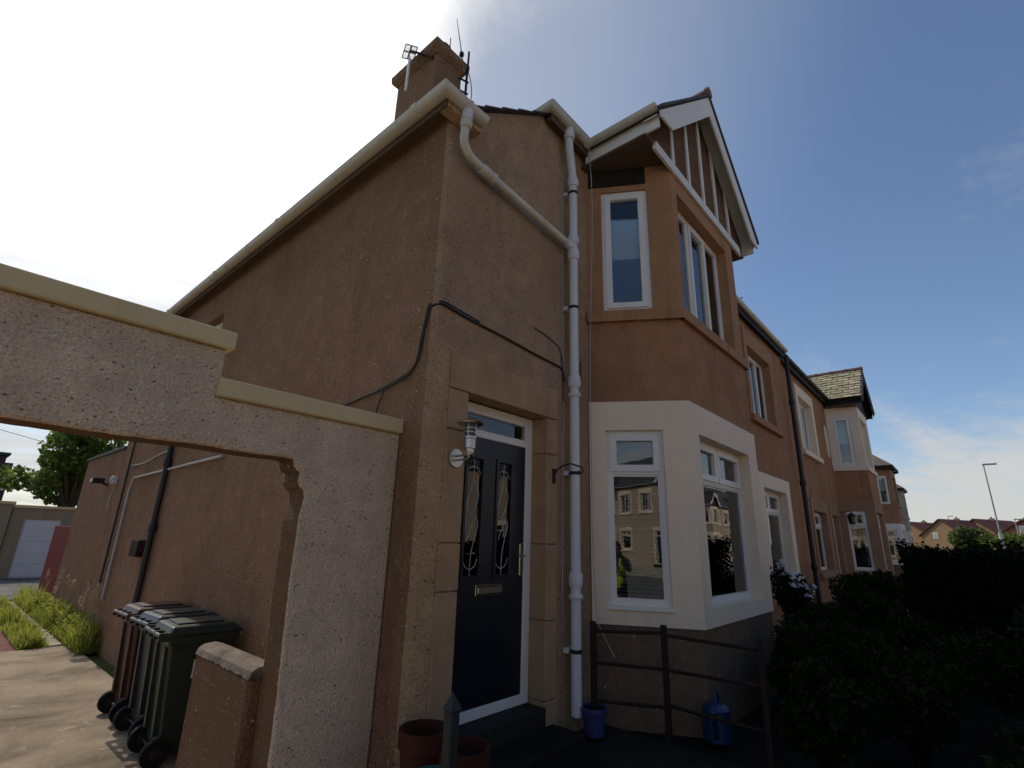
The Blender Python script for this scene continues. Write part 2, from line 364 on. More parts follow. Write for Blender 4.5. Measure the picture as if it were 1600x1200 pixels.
def offset_poly(pts, d):
    out = []
    P = [Vector(p) for p in pts]
    for i, p in enumerate(P):
        a = (P[i]-P[i-1]).normalized() if i else (P[1]-P[0]).normalized()
        b = (P[i+1]-P[i]).normalized() if i+1 < len(P) else a
        na = Vector((a.y, -a.x)); nb = Vector((b.y, -b.x)); n = na+nb; n = n/n.dot(na)
        out.append(tuple(p+n*d))
    return out
def window(parent, pl, u0, u1, z0, z1, d, lights, sill=True, blind=None, board=True, frame=.05):
    """lights: list of (a0,a1,b0,b1,opening) as fractions of the frame."""
    W, H = u1-u0, z1-z0
    rects = []
    for a0, a1, b0, b1, op in lights:
        g = .022
        rects.append((u0+W*a0+(frame if a0 == 0 else g), u0+W*a1-(frame if a1 == 1 else g), z0+H*b0+(frame if b0 == 0 else g), z0+H*b1-(frame if b1 == 1 else g), op))
    fr = MB().panel(pl, u0, u1, z0, z1, rects, d, .07).build('window', 'pvc', parent, bevel=.004)
    for a, b, c, e, op in rects:
        if op:
            q = .055
            MB().panel(pl, a-.012, b+.012, c-.012, e+.012, [(a+q, b-q, c+q, e-q)], d+.018, .06).build('sash', 'pvc', fr, bevel=.006)
            if board: MB().pbox(pl, a+(b-a)*.18, b-(b-a)*.18, e+.012, e+.03, d, d+.014).build('vent', 'pvc', fr)
            a, b, c, e = a+q-.004, b-q+.004, c+q-.004, e-q+.004
        else:
            q = .018
            MB().panel(pl, a, b, c, e, [(a+q, b-q, c+q, e-q)], d-.008, .03).build('bead', 'pvc', fr)
            a, b, c, e = a+q-.004, b-q+.004, c+q-.004, e-q+.004
        MB().pbox(pl, a, b, c, e, d-.030, d-.024).build('pane', 'glass', fr)
    if sill: MB().prism([pl(u0-.02, z0-.03, d-.05), pl(u0-.02, z0-.03, d+.075), pl(u0-.02, z0-.008, d+.075), pl(u0-.02, z0-.002, d-.05)], pl.u*(W+.04)).build('sill', 'pvc', fr, bevel=.003)
    if blind == 'venetian':
        z = z1-.06
        MB().pbox(pl, u0+.05, u1-.05, z, z+.05, d-.13, d-.09).build('headrail', 'blind_grey', fr)
        proto = None
        while z > z0+.06:
            z -= .036
            if proto is None:
                proto = MB().prism([pl(u0+.05, z+.006, d-.135), pl(u0+.05, z-.006, d-.095), pl(u0+.05, z-.0075, d-.095), pl(u0+.05, z+.0045, d-.135)], pl.u*(W-.1)).build('slat', 'blind_grey', fr); pz = z
            else:
                c = proto.copy(); COL.objects.link(c); c.location.z = z-pz
    elif blind:
        MB().pbox(pl, u0+.04, u1-.04, z0+H*blind, z1-.04, d-.12, d-.115).build('roller_blind', 'blind', fr)
    return fr
def room(parent, x0, x1, y0, y1, z0, z1):
    MB().add([(x0, y0, z0), (x1, y0, z0), (x1, y1, z0), (x0, y1, z0), (x0, y0, z1), (x1, y0, z1), (x1, y1, z1), (x0, y1, z1)],
             [(0, 1, 2, 3), (7, 6, 5, 4), (6, 7, 3, 2), (5, 6, 2, 1), (7, 4, 0, 3)]).build('room', 'room', parent)

def leaves(n, sampler, size, elong=1.6, up=.3):
    c = sampler(n); n = len(c)
    d = rng.normal(size=(n, 3)); d[:, 2] += up; d /= np.linalg.norm(d, axis=1)[:, None]
    e = rng.normal(size=(n, 3)); e -= d*(e*d).sum(1)[:, None]; e /= np.linalg.norm(e, axis=1)[:, None]
    f = np.cross(d, e); s = size*rng.uniform(.6, 1.3, n)[:, None]
    V = np.stack([c-e*s*elong/2, c+f*s/2+d*s*.12, c+e*s*elong/2, c-f*s/2+d*s*.12], 1).reshape(-1, 3)
    Fc = np.arange(n*4).reshape(-1, 4)
    return V, Fc
def leaf_obj(name, V, Fc, material, parent=None):
    if parent is not None: o0 = np.array(ORG[root_of(parent).name])
    else: o0 = np.array([V[:, 0].mean(), V[:, 1].mean(), V[:, 2].min()])
    me = bpy.data.meshes.new(name); V = V-o0
    me.vertices.add(len(V)); me.vertices.foreach_set('co', V.astype(np.float32).ravel())
    k = Fc.shape[1]; me.loops.add(Fc.size); me.loops.foreach_set('vertex_index', Fc.astype(np.int32).ravel())
    me.polygons.add(len(Fc)); me.polygons.foreach_set('loop_start', np.arange(0, Fc.size, k, dtype=np.int32))
    me.update(calc_edges=True); me.validate()
    o = link(name, me, material, parent)
    if parent is None: o.location = o0
    return o
def blobs(cs):   # sampler over ellipsoids [(x,y,z,rx,ry,rz)], denser towards the surface
    cs = np.array(cs, float); wt = (cs[:, 3]*cs[:, 4]*cs[:, 5])**.67; wt /= wt.sum()
    def f(n):
        i = rng.choice(len(cs), n, p=wt); d = rng.normal(size=(n, 3)); d /= np.linalg.norm(d, axis=1)[:, None]
        r = rng.uniform(.25, 1, n)**.4*(1+rng.normal(size=n)*.07)
        return cs[i, :3]+d*r[:, None]*cs[i, 3:]
    return f
def shrub(name, label, x, y, z, rx, ry, h, n, size, material='leaf_shrub', group=None, stems=5, cat='shrub', flower=None):
    t = thing(name, label, cat, (x, y, z), group)
    cs = []
    for k in range(11):
        a = random.uniform(0, 6.28); q = random.uniform(0, .62); hh = random.uniform(.35, .82)
        cs.append((x+math.cos(a)*rx*q, y+math.sin(a)*ry*q, z+h*hh, rx*random.uniform(.3, .5), ry*random.uniform(.3, .5), h*random.uniform(.16, .26)))
    leaf_obj('foliage', *leaves(n, blobs(cs), size), material, t)
    m = MB()
    for c in cs[:stems+3]: m.tube([(x+(c[0]-x)*.1, y+(c[1]-y)*.1, z-.03), (x+(c[0]-x)*.5, y+(c[1]-y)*.5, z+h*.3), c[:3]], [.018, .014, .006], 5)
    m.build('stem', 'hedge_core', t)
    if flower:
        for k in range(flower[0]):
            c = cs[k % len(cs)]; a = random.uniform(0, 6.28); e = random.uniform(.1, 1.4)
            p = (c[0]+c[3]*math.cos(a)*math.cos(e), c[1]+c[4]*math.sin(a)*math.cos(e), c[2]+c[5]*math.sin(e)*1.05)
            V, Fc = leaves(9, lambda n: np.array(p)+rng.normal(size=(n, 3))*flower[1]*.45, flower[1], 1.1)
            leaf_obj('flower', V, Fc, 'petal', t)
    return t

exec_order = []
YF, XS, G, GF = 2.8, 2.224, -0.18, 0.06
FRONT = plane((0, YF), (1, YF))

# ------------------------------------------------------------------ the setting: ground, road, paths
def sheet(name, x0, x1, y0, y1, z, m, kind='structure', nx=1, ny=1):
    V = [(x0+(x1-x0)*i/nx, y0+(y1-y0)*j/ny, z) for j in range(ny+1) for i in range(nx+1)]
    Fc = [(j*(nx+1)+i, j*(nx+1)+i+1, (j+1)*(nx+1)+i+1, (j+1)*(nx+1)+i) for j in range(ny) for i in range(nx)]
    return tag(MB().add(V, Fc).build(name, m), kind=kind)
sheet('ground', -700, 900, -700, 900, G-.03, 'turf')
tag(MB().box(-4.4, 2.05, -3.0, 10.8, G-.1, G).build('driveway', 'concrete'), kind='structure')
sheet('back_lane', -6, 8, 18.0, 24.6, G-.012, 'asphalt')
sheet('gravel_drive', -3.0, 1.43, 10.8, 18.0, G-.012, 'chips')
tag(MB().box(2.06, XS+.3, -1.2, 3.4, G-.1, GF-.02).build('path_edging', 'path'), kind='structure')
tag(MB().box(2.25, 4.42, -1.4, YF+.3, G-.1, GF).build('garden_path', 'path'), kind='structure')
tag(MB().box(4.42, 13, -1.6, YF+.5, G-.1, GF-.03).build('garden_soil', 'soil'), kind='structure')
tag(MB().box(13, 70, -1.6, YF+.5, G-.1, GF-.06).build('neighbour_gardens', 'turf'), kind='structure')
tag(MB().box(-60, 160, -4.6, -2.6, G-.15, G+.005).build('pavement', 'slab'), kind='structure')
tag(MB().box(-60, 160, -4.75, -4.6, G-.2, G+.012).build('kerb', 'concrete'), kind='structure')
sheet('road', -60, 160, -11.5, -4.75, G-.10+.085, 'asphalt')
tag(MB().box(-60, 160, -13.5, -11.5, G-.15, G+.005).build('far_pavement', 'slab'), kind='structure')

sheet('opposite_bounce_paving', -60, 160, -19.0, -13.5, G-.012, 'slab')  # unseen pale paving, added to bounce warm sunlight onto the front
# ------------------------------------------------------------------ house parts
def bay(parent, xl, xcl, xcr, xr, dz=0.0, yB=1.95, vb=True, low='cream_paint', mid='roughcast_smooth', up='stone_bay', dado='roughcast_dado', roof='slate', barge='white_paint', gut='gutter_cream', slates=False, blind=None, studs=True, hip=False):
    pts = [(xl, YF), (xcl, yB), (xcr, yB), (xr, YF)]
    def band(pp, z0, z1, m, name, ops=(None, None, None), t=.22):
        for k in range(3):
            p = plane(pp[k], pp[k+1]); o = ops[k]
            MB().panel(p, 0, p.len, z0+dz, z1+dz, [(a, b, c+dz, e+dz) for a, b, c, e in (o or [])], 0, t).build(name, m, parent)
    Lc = ((xcl-xl)**2+(YF-yB)**2)**.5; Lf = xcr-xcl; s = Lc/.986; sf = Lf/2.08
    lowops = ([(.165*s, .73*s, 1.03, 2.69)], [(.21*sf, Lf-.30*sf, 1.03, 2.68)], [(Lc-.73*s, Lc-.165*s, 1.03, 2.69)])
    upops = ([(.18*s, .705*s, 4.035, 5.585)], [(.15*sf, Lf-.30*sf, 4.035, 5.585)], [(Lc-.705*s, Lc-.18*s, 4.035, 5.585)])
    band(pts, G-.1, .88, dado, 'dado')
    band(offset_poly(pts, .022), .87, 2.99, low, 'surround', lowops, .24)
    band(pts, 2.985, 3.90, mid, 'wall')
    band(offset_poly(pts, .05), 3.895, 4.02, up, 'sill_course', t=.3)
    band(offset_poly(pts, .0), 4.015, 5.895, up, 'wall', upops, .2)
    for k in range(3):
        p = plane(offset_poly(pts, .022)[k], offset_poly(pts, .022)[k+1]); a, b, c, e = lowops[k][0]
        d = -.05 if k != 1 else -.13
        if k == 1: lights = [(0, .5, .74, 1, 1), (.5, 1, .74, 1, 1), (0, 1, 0, .74, 0)]
        else: lights = [(0, 1, .745, 1, 1), (0, 1, 0, .745, 0)]
        window(parent, p, a, b, c+dz, e+dz, d, lights, blind=('venetian' if vb and k != 1 else None))
        p = plane(pts[k], pts[k+1]); a, b, c, e = upops[k][0]
        if k == 1: lights = [(0, .36, 0, 1, 0), (.36, .70, 0, 1, 1), (.70, 1, 0, 1, 0)]
        else: lights = [(0, 1, 0, 1, 1)]
        window(parent, p, a, b, c+dz, e+dz, -.025 if k != 1 else -.13, lights, sill=False, blind=(.46 if k != 1 else None))
    # roof
    xc = (xl+xr)/2; hw = (xr-xl)/2+.14; ze = 6.12+dz; zr = ze+hw*.917; y0, y1 = 1.76, 5.6
    sl_ = (zr-ze)/hw
    MB().prism([(xl-.10, yB-.0, 5.897+dz), (xr+.10, yB, 5.897+dz), (xr+.10, YF+.1, 5.897+dz), (xl-.10, YF+.1, 5.897+dz)], (0, 0, .03)).build('soffit', 'soffit', parent)
    if hip:
        ytop = YF+.9; hz = ze+(ytop-y0)*.8
        MB().add([(xc-hw, y0, ze), (xc+hw, y0, ze), (xc+hw, YF+.9, ze), (xc-hw, YF+.9, ze), (xc-hw*.35, ytop, hz), (xc+hw*.35, ytop, hz)], [(0, 1, 5, 4), (1, 2, 5), (3, 0, 4), (2, 3, 4, 5), (3, 2, 1, 0)]).build('bay_roof', roof, parent)
        MB().box(xc-hw+.02, xc+hw-.02, y0+.02, y0+.05, ze-.16, ze-.01).build('fascia', 'timber_dark', parent)
        for sg in (-1, 1): MB().box(min(xc+sg*(hw-.02), xc+sg*(hw-.05)), max(xc+sg*(hw-.02), xc+sg*(hw-.05)), y0+.05, YF, ze-.16, ze-.01).build('fascia', 'timber_dark', parent)
        return
    for sg in (-1, 1):
        a = Vector((xc, y0, zr)); b = Vector((xc+sg*hw, y0, ze)); th = Vector((0, 0, -.05))
        if sg < 0 and slates:
            MB().prism([a+th*.6, b+th*.6, b+th*1.6, a+th*1.6], (0, y1-y0, 0)).build('roof_board', 'timber_dark', parent)
            Ls = (b-a).length; dirn = (b-a).normalized(); nrm_ = Vector((-sl_, 0, 1)).normalized()
            rows = 11; proto = None
            for i in range(rows):
                u = Ls*(1-i/rows); off = (i % 2)*.16
                for j in range(9):
                    yy = y0+off+j*.32-.16
                    if yy < y0-.02: ya, yb = y0-.01, y0+.150
                    else: ya, yb = yy+.010, yy+.310
                    hgt = Ls/rows*1.5; q1 = a+dirn*u; q0 = a+dirn*max(u-hgt, 0)
                    lift = nrm_*random.uniform(.030, .046)
                    P = [q1+lift, q0+nrm_*.004]
                    v = [Vector((P[0].x, ya, P[0].z)), Vector((P[0].x, yb, P[0].z)), Vector((P[1].x, yb, P[1].z)), Vector((P[1].x, ya, P[1].z))]
                    MB().prism(v, -nrm_*.012).build('slate', random.choice(['slate_lichen', 'slate_lichen', 'slate_lichen_pale']), parent)
        else:
            MB().prism([a, b, b+th, a+th], (0, y1-y0, 0)).build('bay_roof', roof, parent)
        # fascia and gutter along the eave
        fx = xc+sg*(hw-.05)
        MB().box(min(fx, fx-sg*.025), max(fx, fx-sg*.025), y0+.03, YF-.06, ze-.20, ze-.015).build('fascia', barge, parent, bevel=.003)
        gx = xc+sg*(hw+.022)
        MB().gutter([(gx, y0+.01, ze+.02), (gx, YF-.12, ze+.02)], .06).build('gutter', gut, parent, smooth=True)
        # barge board in front of the gable, kicked out at the foot
        bw = .24; off = Vector((0, -.025, 0))
        nb = Vector((-(ze-zr), 0, sg*hw)).normalized(); nb = nb if nb.z < 0 else -nb
        along = (b-a).normalized()
        a2 = Vector((xc, y0, zr-.05)); b2 = b+Vector((0, 0, -.05))
        kn = b2+nb*(bw*1.0)-along*.02
        poly = [a2, b2, b2+nb*.07+along*.03, kn-along*.16, Vector((xc, y0, a2.z-bw/abs(nb.z)*1.0))]
        MB().prism([p+off for p in poly], (0, .025, 0)).build('barge_board', barge, parent, bevel=.003)
        # soffit strip under the verge
        MB().prism([a+Vector((0, .03, -.07)), b+Vector((0, .03, -.07)), b+Vector((0, .03, -.085)), a+Vector((0, .03, -.085))], (0, yB-y0-.03, 0)).build('verge_soffit', barge if studs else 'timber_dark', parent)
        MB().prism([a+Vector((sg*.0, -.045, .012)), b+Vector((sg*.02, -.045, .012)), b+Vector((sg*.02, -.045, -.03)), a+Vector((0, -.045, -.03))], (0, .12, 0)).build('verge_slate', 'slate', parent)
    # gable triangle and studs
    zb = 5.927+dz
    MB().prism([(xc-hw+.10, yB, zb), (xc+hw-.10, yB, zb), (xc+hw-.10, yB, ze+.02), (xc, yB, zr-.06), (xc-hw+.10, yB, ze+.02)], (0, .12, 0)).build('gable', 'roughcast_low' if studs else 'timber_dark', parent)
    if studs:
        bl = xcl-.46
        MB().prism([(bl, yB-.002, 5.80+dz), (bl+.05, yB-.002, 5.93+dz), (xcr+.30, yB-.002, 5.93+dz), (xcr+.35, yB-.002, 5.80+dz)], (0, -.035, 0)).build('tie_beam', barge, parent, bevel=.003)
        for k in (-2, -1, 0, 1, 2):
            sx = xc+k*.48; top = zr-.10-abs(k*.48)*sl_
            if top > zb+.1: MB().box(sx-.035, sx+.035, yB-.03, yB-.002, zb+.004, top).build('stud', barge, parent, bevel=.003)
    MB().tube([(xc, y0-.05, zr+.02), (xc, y1, zr+.02)], .07, 8).build('ridge', 'ridge_tile', parent, smooth=True)
    for k in range(5):
        MB().tube([(xc, y0-.055+k*.45, zr+.02), (xc, y0+k*.45, zr+.02)], .085, 8).build('ridge_collar', 'ridge_tile', parent)
def flat_window(parent, x0, x1, z0, z1, dz, surround, sm, lights, d=-.15, blind=None, smooth_sill=True, proud=.025, sw=(.16, .18, .30)):
    """opening x0..x1 on the front plane with a surround of stones; the wall hole is cut by the caller"""
    if surround:
        a, b, t = sw
        MB().panel(FRONT, x0-a, x1+b, z0-.02+dz, z1+t+dz, [(x0, x1, z0+dz, z1+dz)], proud, .2).build('surround', sm, parent, bevel=.004)
        MB().pbox(FRONT, x0-a-.03, x1+b+.03, z0-.16+dz, z0-.021+dz, -.1, .09).build('stone_sill', sm, parent, bevel=.006)
    return window(parent, FRONT, x0, x1, z0+dz, z1+dz, d, lights, blind=blind)
TWO_TOP = [(0, .5, .74, 1, 1), (.5, 1, .74, 1, 1), (0, 1, 0, .74, 0)]
THREE = [(0, .33, 0, 1, 0), (.33, .68, 0, 1, 1), (.68, 1, 0, 1, 0)]
def pipe(parent, pts, r, m, collars=(), name='downpipe', cm=None):
    o = MB().tube(pts, r, 12).build(name, m, parent, smooth=True)
    for p, ax, ln in collars:
        p = Vector(p); ax = Vector(ax).normalized()
        MB().tube([p-ax*ln, p-ax*ln*.6, p+ax*ln*.6, p+ax*ln], [r*1.22, r*1.36, r*1.36, r*1.22], 12).build('collar', cm or m, o, smooth=True)
    return o
def bend(pts, k=4):   # round the corners of a polyline
    P = [Vector(p) for p in pts]; out = [P[0]]
    for i in range(1, len(P)-1):
        a, b, c = P[i-1], P[i], P[i+1]; q = min((a-b).length, (c-b).length)*.4
        s, e = b+(a-b).normalized()*q, b+(c-b).normalized()*q
        for j in range(k+1):
            t = j/k; out.append(s*(1-t)**2+b*2*t*(1-t)+e*t*t)
    return out+[P[-1]]

# ------------------------------------------------------------------ end house
H1 = thing('end_house', 'brown roughcast end-of-terrace house with navy door and cream painted bay', 'house', (6, 5, G))
X1 = 13.0
# side wall (faces -X), with an upstairs window; long rear run
side = plane((XS, 11.4), (XS, YF+.0))
wy = (7.6, 8.5)
ow = (11.4-wy[1], 11.4-wy[0], 3.45, 4.62)
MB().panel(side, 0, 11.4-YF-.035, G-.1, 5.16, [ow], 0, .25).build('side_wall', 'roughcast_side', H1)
window(H1, side, *ow[:2], ow[2], ow[3], -.12, [(0, .5, 0, 1, 1), (.5, 1, 0, 1, 0)])
# chamfered corner
MB().prism([(XS, YF+.036, G-.1), (XS+.036, YF, G-.1), (XS+.25, YF+.02, G-.1), (XS+.25, YF+.25, G-.1), (XS+.02, YF+.25, G-.1)], (0, 0, 5.16-G+.1)).build('corner', 'roughcast', H1)
# front wall around the door, raking head above
DO = (2.62, 3.63, .30, 2.68)
fp = plane((XS+.036, YF), (4.42, YF)); so_ = XS+.036
MB().panel(fp, 2.42-so_, fp.len, G-.1, 5.16, [(DO[0]-so_-.012, DO[1]-so_+.012, G-.1, DO[3]+.02)], 0, .25).build('front_wall', 'roughcast', H1)
MB().panel(fp, 0, 2.419-so_, G-.1, 3.02, [], .004, .25).build('corner_margin', 'roughcast_margin', H1)
MB().panel(fp, 0, 2.419-so_, 3.0201, 5.16, [], 0, .25).build('front_wall', 'roughcast', H1)
MB().prism([(XS+.03, YF+.001, 5.16), (4.42, YF+.001, 5.16), (4.42, YF+.001, 6.11), (3.52, YF+.001, 6.11), (XS+.03, YF+.001, 5.195)], (0, .24, 0)).build('front_gablet', 'roughcast', H1)
# front wall between and beyond the bay
bayx = (4.37, 4.87, 6.95, 7.45)
W2L = (10.28, 11.86, 1.06, 2.66); W2U = (10.22, 11.80, 4.04, 5.5)
fw = plane((bayx[3]-.03, YF), (X1, YF)); o_ = bayx[3]-.03
MB().panel(fw, 0, fw.len, G-.1, 6.1, [(a-o_-.012, b-o_+.012, c-.03, e+.012) for a, b, c, e in (W2L, W2U)], 0, .25).build('front_wall', 'roughcast_smooth', H1)
bay(H1, *bayx)
cpl = plane(bayx[:1]+(YF,), (bayx[1], 1.95))
MB().pbox(cpl, .03, .70, 5.66, 5.894, -.05, .012).build('lintel', 'stone_black', H1, bevel=.006, label='soot black lintel above the canted upper window')
flat_window(H1, *W2L, 0, True, 'cream_paint', TWO_TOP, sw=(.28, .28, .27), proud=.03)
flat_window(H1, *W2U, 0, True, 'stone_bay', THREE, sw=(.2, .22, .36))
# inner partitions that close the rooms behind the windows
room(H1, 4.5, 9.6, 3.06, 6.5, G, 3.1); room(H1, 4.5, 9.6, 3.06, 6.5, 3.3, 6.0); room(H1, 9.7, 12.8, 3.06, 6.5, G, 3.1); room(H1, 9.7, 12.8, 3.06, 6.5, 3.3, 6.0)
MB().box(XS+.2, 4.4, 4.4, 4.45, 0, 5).build('hall_wall', 'room', H1)
MB().box(XS+.3, 4.4, 9.6, 9.65, 3.2, 5.1).build('landing_wall', 'room', H1)
# door surround: dressed stones
def stones(parent, u0, u1, zs, name='stone'):
    for c, e in zip(zs, zs[1:]):
        MB().pbox(FRONT, u0, u1, c+.004, e-.004, -.16, .018+random.uniform(-.003, .004)).build(name, 'stone', parent, bevel=.006)
stones(H1, 2.42, DO[0], [G-.1, .36, 1.235, 1.555, 2.37, 2.684])
stones(H1, DO[1], 3.79, [G-.1, .36, .95, 1.56, 2.35, 2.684])
MB().pbox(FRONT, 2.42, 3.79, 2.688, 2.976, -.16, .022).build('lintel', 'stone', H1, bevel=.006)
# the door
DP = plane((0, YF+.155), (1, YF+.155))
dfm = MB().panel(DP, DO[0]+.002, DO[1]-.002, .33, DO[3]-.004, [(DO[0]+.085, DO[1]-.085, .40, 2.40), (DO[0]+.085, DO[1]-.085, 2.465, DO[3]-.085)], 0, .08).build('door_frame', 'pvc', H1, bevel=.005)
MB().pbox(DP, DO[0]+.08, DO[1]-.08, 2.46, DO[3]-.08, -.04, -.03).build('pane', 'glass', dfm)
LPn, RPn = (2.825, 3.0, 1.31, 2.225), (3.19, 3.36, 1.31, 2.225)
dl = MB().panel(DP, DO[0]+.088, DO[1]-.088, .405, 2.395, [LPn, RPn], -.012, .045).build('door', 'door_navy', H1, bevel=.004)
for q in (LPn, RPn):
    MB().panel(DP, q[0]-.028, q[1]+.028, q[2]-.028, q[3]+.028, [(q[0]+.004, q[1]-.004, q[2]+.004, q[3]-.004)], -.002, .02).build('beading', 'door_navy', dl, bevel=.004)
    MB().pbox(DP, q[0], q[1], q[2], q[3], -.036, -.028).build('pane', 'glass', dl)
    xm = (q[0]+q[1])/2; hw_ = (q[1]-q[0])/2
    P = lambda u, v: DP(xm+u*hw_, q[2]+v*(q[3]-q[2]), -.024)
    for pts in ([P(-.9, .14), P(-.6, .075), P(0, .05), P(.6, .075), P(.9, .14)], [P(-.95, .86), P(-.6, .91), P(0, .93), P(.6, .91), P(.95, .86)], [P(0, 0), P(0, .05), P(.05, .18), P(.5, .34), P(.85, .42), P(.6, .50), P(0, .42), P(-.5, .30)],
                [P(0, 1), P(0, .93), P(0, .80), P(-.5, .68), P(-.8, .56), P(-.3, .48), P(.3, .56), P(.8, .68), P(.5, .76), P(0, .80)], [P(-.9, .15), P(-.75, .35), P(-.7, .6), P(-.85, .72)]):
        MB().tube(bend(pts, 3), .0022, 4).build('leadwork', 'lead', dl)
lb = MB().pbox(DP, 2.965, 3.28, 1.165, 1.245, -.012, .004).build('letterbox', 'chrome', dl, bevel=.004)
MB().pbox(DP, 2.985, 3.26, 1.18, 1.225, .004, .012).build('flap', 'steel', lb, bevel=.004)
hd = MB().pbox(DP, 3.485, 3.515, 1.3, 1.56, -.012, .0).build('handle', 'chrome', dl, bevel=.004)
MB().tube(bend([DP(3.5, 1.46, 0), DP(3.5, 1.46, .05), DP(3.40, 1.465, .055)]), .009, 8).build('lever', 'chrome', hd, smooth=True)
MB().box(DO[0]-.02, DO[1]+.02, YF-.02, YF+.16, .0, .325).build('threshold', 'timber_dark', H1, bevel=.008)
MB().box(DO[0]-.15, DO[1]+.1, YF-.34, YF-.021, G, .20).build('doorstep', 'path', H1, bevel=.015)
# eaves, gutters and downpipes
MB().box(XS-.13, XS+.0, 2.70, 11.5, 5.135, 5.16).build('soffit', 'soffit', H1)
MB().box(XS-.135, XS-.115, 2.70, 11.5, 5.06, 5.14).build('fascia', 'soffit', H1)
MB().box(XS-.115, 2.50, 2.69, YF-.001, 5.06, 5.20).build('eave_box', 'roughcast_margin', H1)
MB().gutter([(2.50, 2.655, 5.175), (2.045, 2.655, 5.175), (2.045, 11.5, 5.175)], .066).build('gutter', 'gutter_cream', H1, smooth=True)
for a, b in (((2.30, 2.655), (2.27, 2.655)), ((2.045, 2.98), (2.045, 3.05)), ((2.045, 5.6), (2.045, 5.67)), ((2.045, 7.6), (2.045, 7.67)), ((2.045, 9.7), (2.045, 9.77))):
    MB().gutter([(*a, 5.178), (*b, 5.178)], .074, t=.012).build('gutter_joint', 'gutter_cream', H1)
MB().tube([(2.2945, 2.655, 5.14), (2.2945, 2.655, 5.02)], .05, 12).build('gutter_outlet', 'pipe_white', H1, smooth=True)
dp2 = pipe(H1, bend([(2.295, 2.66, 5.09), (2.295, 2.675, 4.93), (2.31, 2.70, 4.83), (2.40, 2.715, 4.755), (2.56, 2.715, 4.728), (3.86, 2.715, 4.625)], 4), .038, 'gutter_cream', [((2.295, 2.663, 5.0), (0, 0.05, -1), .05), ((2.60, 2.715, 4.722), (1, 0, -.08), .06), ((2.70, 2.715, 4.715), (1, 0, -.08), .03)], 'branch_pipe')
MB().gutter([(3.50, 2.96, 6.17), (3.50, 2.67, 6.17), (4.16, 2.67, 6.17)], .062).build('gutter', 'gutter_cream', H1, smooth=True)
MB().box(3.56, 4.3, 2.70, 2.72, 6.03, 6.16).build('fascia', 'soffit', H1); MB().box(3.56, 4.3, 2.72, YF, 6.06, 6.1).build('soffit', 'soffit', H1)
dp1 = pipe(H1, bend([(3.865, 2.68, 6.13), (3.865, 2.69, 5.90), (3.955, 2.70, 5.50), (3.955, 2.70, GF+.16)], 4), .046, 'pipe_white',
           [((3.865, 2.683, 6.02), (0, 0, 1), .05), ((3.955, 2.70, 5.44), (0, 0, 1), .055), ((3.955, 2.70, 4.52), (0, 0, 1), .06), ((3.955, 2.70, 4.70), (0, 0, 1), .05), ((3.955, 2.70, 3.10), (0, 0, 1), .06), ((3.955, 2.70, 2.96), (0, 0, 1), .02), ((3.955, 2.70, 1.27), (0, 0, 1), .06), ((3.955, 2.70, 1.13), (0, 0, 1), .02)])
MB().tube([(3.84, 2.715, 4.627), (3.955, 2.70, 4.60)], .05, 12).build('branch', 'pipe_white', dp1, smooth=True)
for z in (5.30, 3.9, 2.2, .7):
    MB().box(3.90, 4.01, 2.752, YF, z-.02, z+.02).build('bracket', 'pipe_white', dp1, bevel=.004); MB().lathe((3.955, 2.70, z-.016), [(.047, 0), (.052, .002), (.052, .03), (.047, .032)], 12).build('clip', 'iron', dp1)
MB().gutter([(7.66, 2.665, 6.19), (X1, 2.665, 6.19)], .062).build('gutter', 'gutter_cream', H1, smooth=True)
for gx in (8.6, 10.4, 12.2): MB().gutter([(gx, 2.665, 6.193), (gx+.08, 2.665, 6.193)], .07, t=.012).build('gutter_joint', 'gutter_cream', H1)
MB().box(7.5, X1, 2.70, 2.72, 6.0, 6.18).build('fascia', 'timber_dark', H1); MB().box(7.5, X1, 2.72, YF, 6.07, 6.1).build('soffit', 'soffit', H1)
# roof planes
zr_, yr_ = 9.45, 7.15; xa = XS-.12
def roofpoly(pts, m='slate', name='roof'): MB().prism(pts, (0, 0, -.025)).build(name, m, H1)
roofpoly([(xa, 2.77, 5.145), (3.56, 2.77, 6.17), (8.16, yr_, zr_-.07), (3.56, 11.55, 6.17), (xa, 11.55, 5.145)])
roofpoly([(3.50, 2.64, 6.24), (X1, 2.64, 6.24), (X1, yr_, zr_), (8.16, yr_, zr_)]); roofpoly([(3.5, 11.6, 6.24), (8.16, yr_, zr_), (X1, yr_, zr_), (X1, 11.6, 6.24)])
for k in range(6):    # slate edges showing along the raking verge
    x0 = XS+.12+k*.235; z0 = 5.215+(x0-XS-.0)*.705-.03
    MB().prism([(x0, 2.735, z0+.022), (x0+.26, 2.735, z0+.187), (x0+.26, 2.735, z0+.199), (x0, 2.735, z0+.040)], (0, .35, 0)).build('slate', 'slate', H1)
MB().box(3.8, X1, 11.2, 11.4, G, 6.2).build('rear_wall', 'roughcast', H1); MB().box(XS+.251, 3.799, 11.2, 11.4, G, 5.1).build('rear_wall', 'roughcast', H1)
MB().box(X1-.06, X1-.0, YF+.3, 11.2, G, 6.3).build('party_wall', 'room', H1)
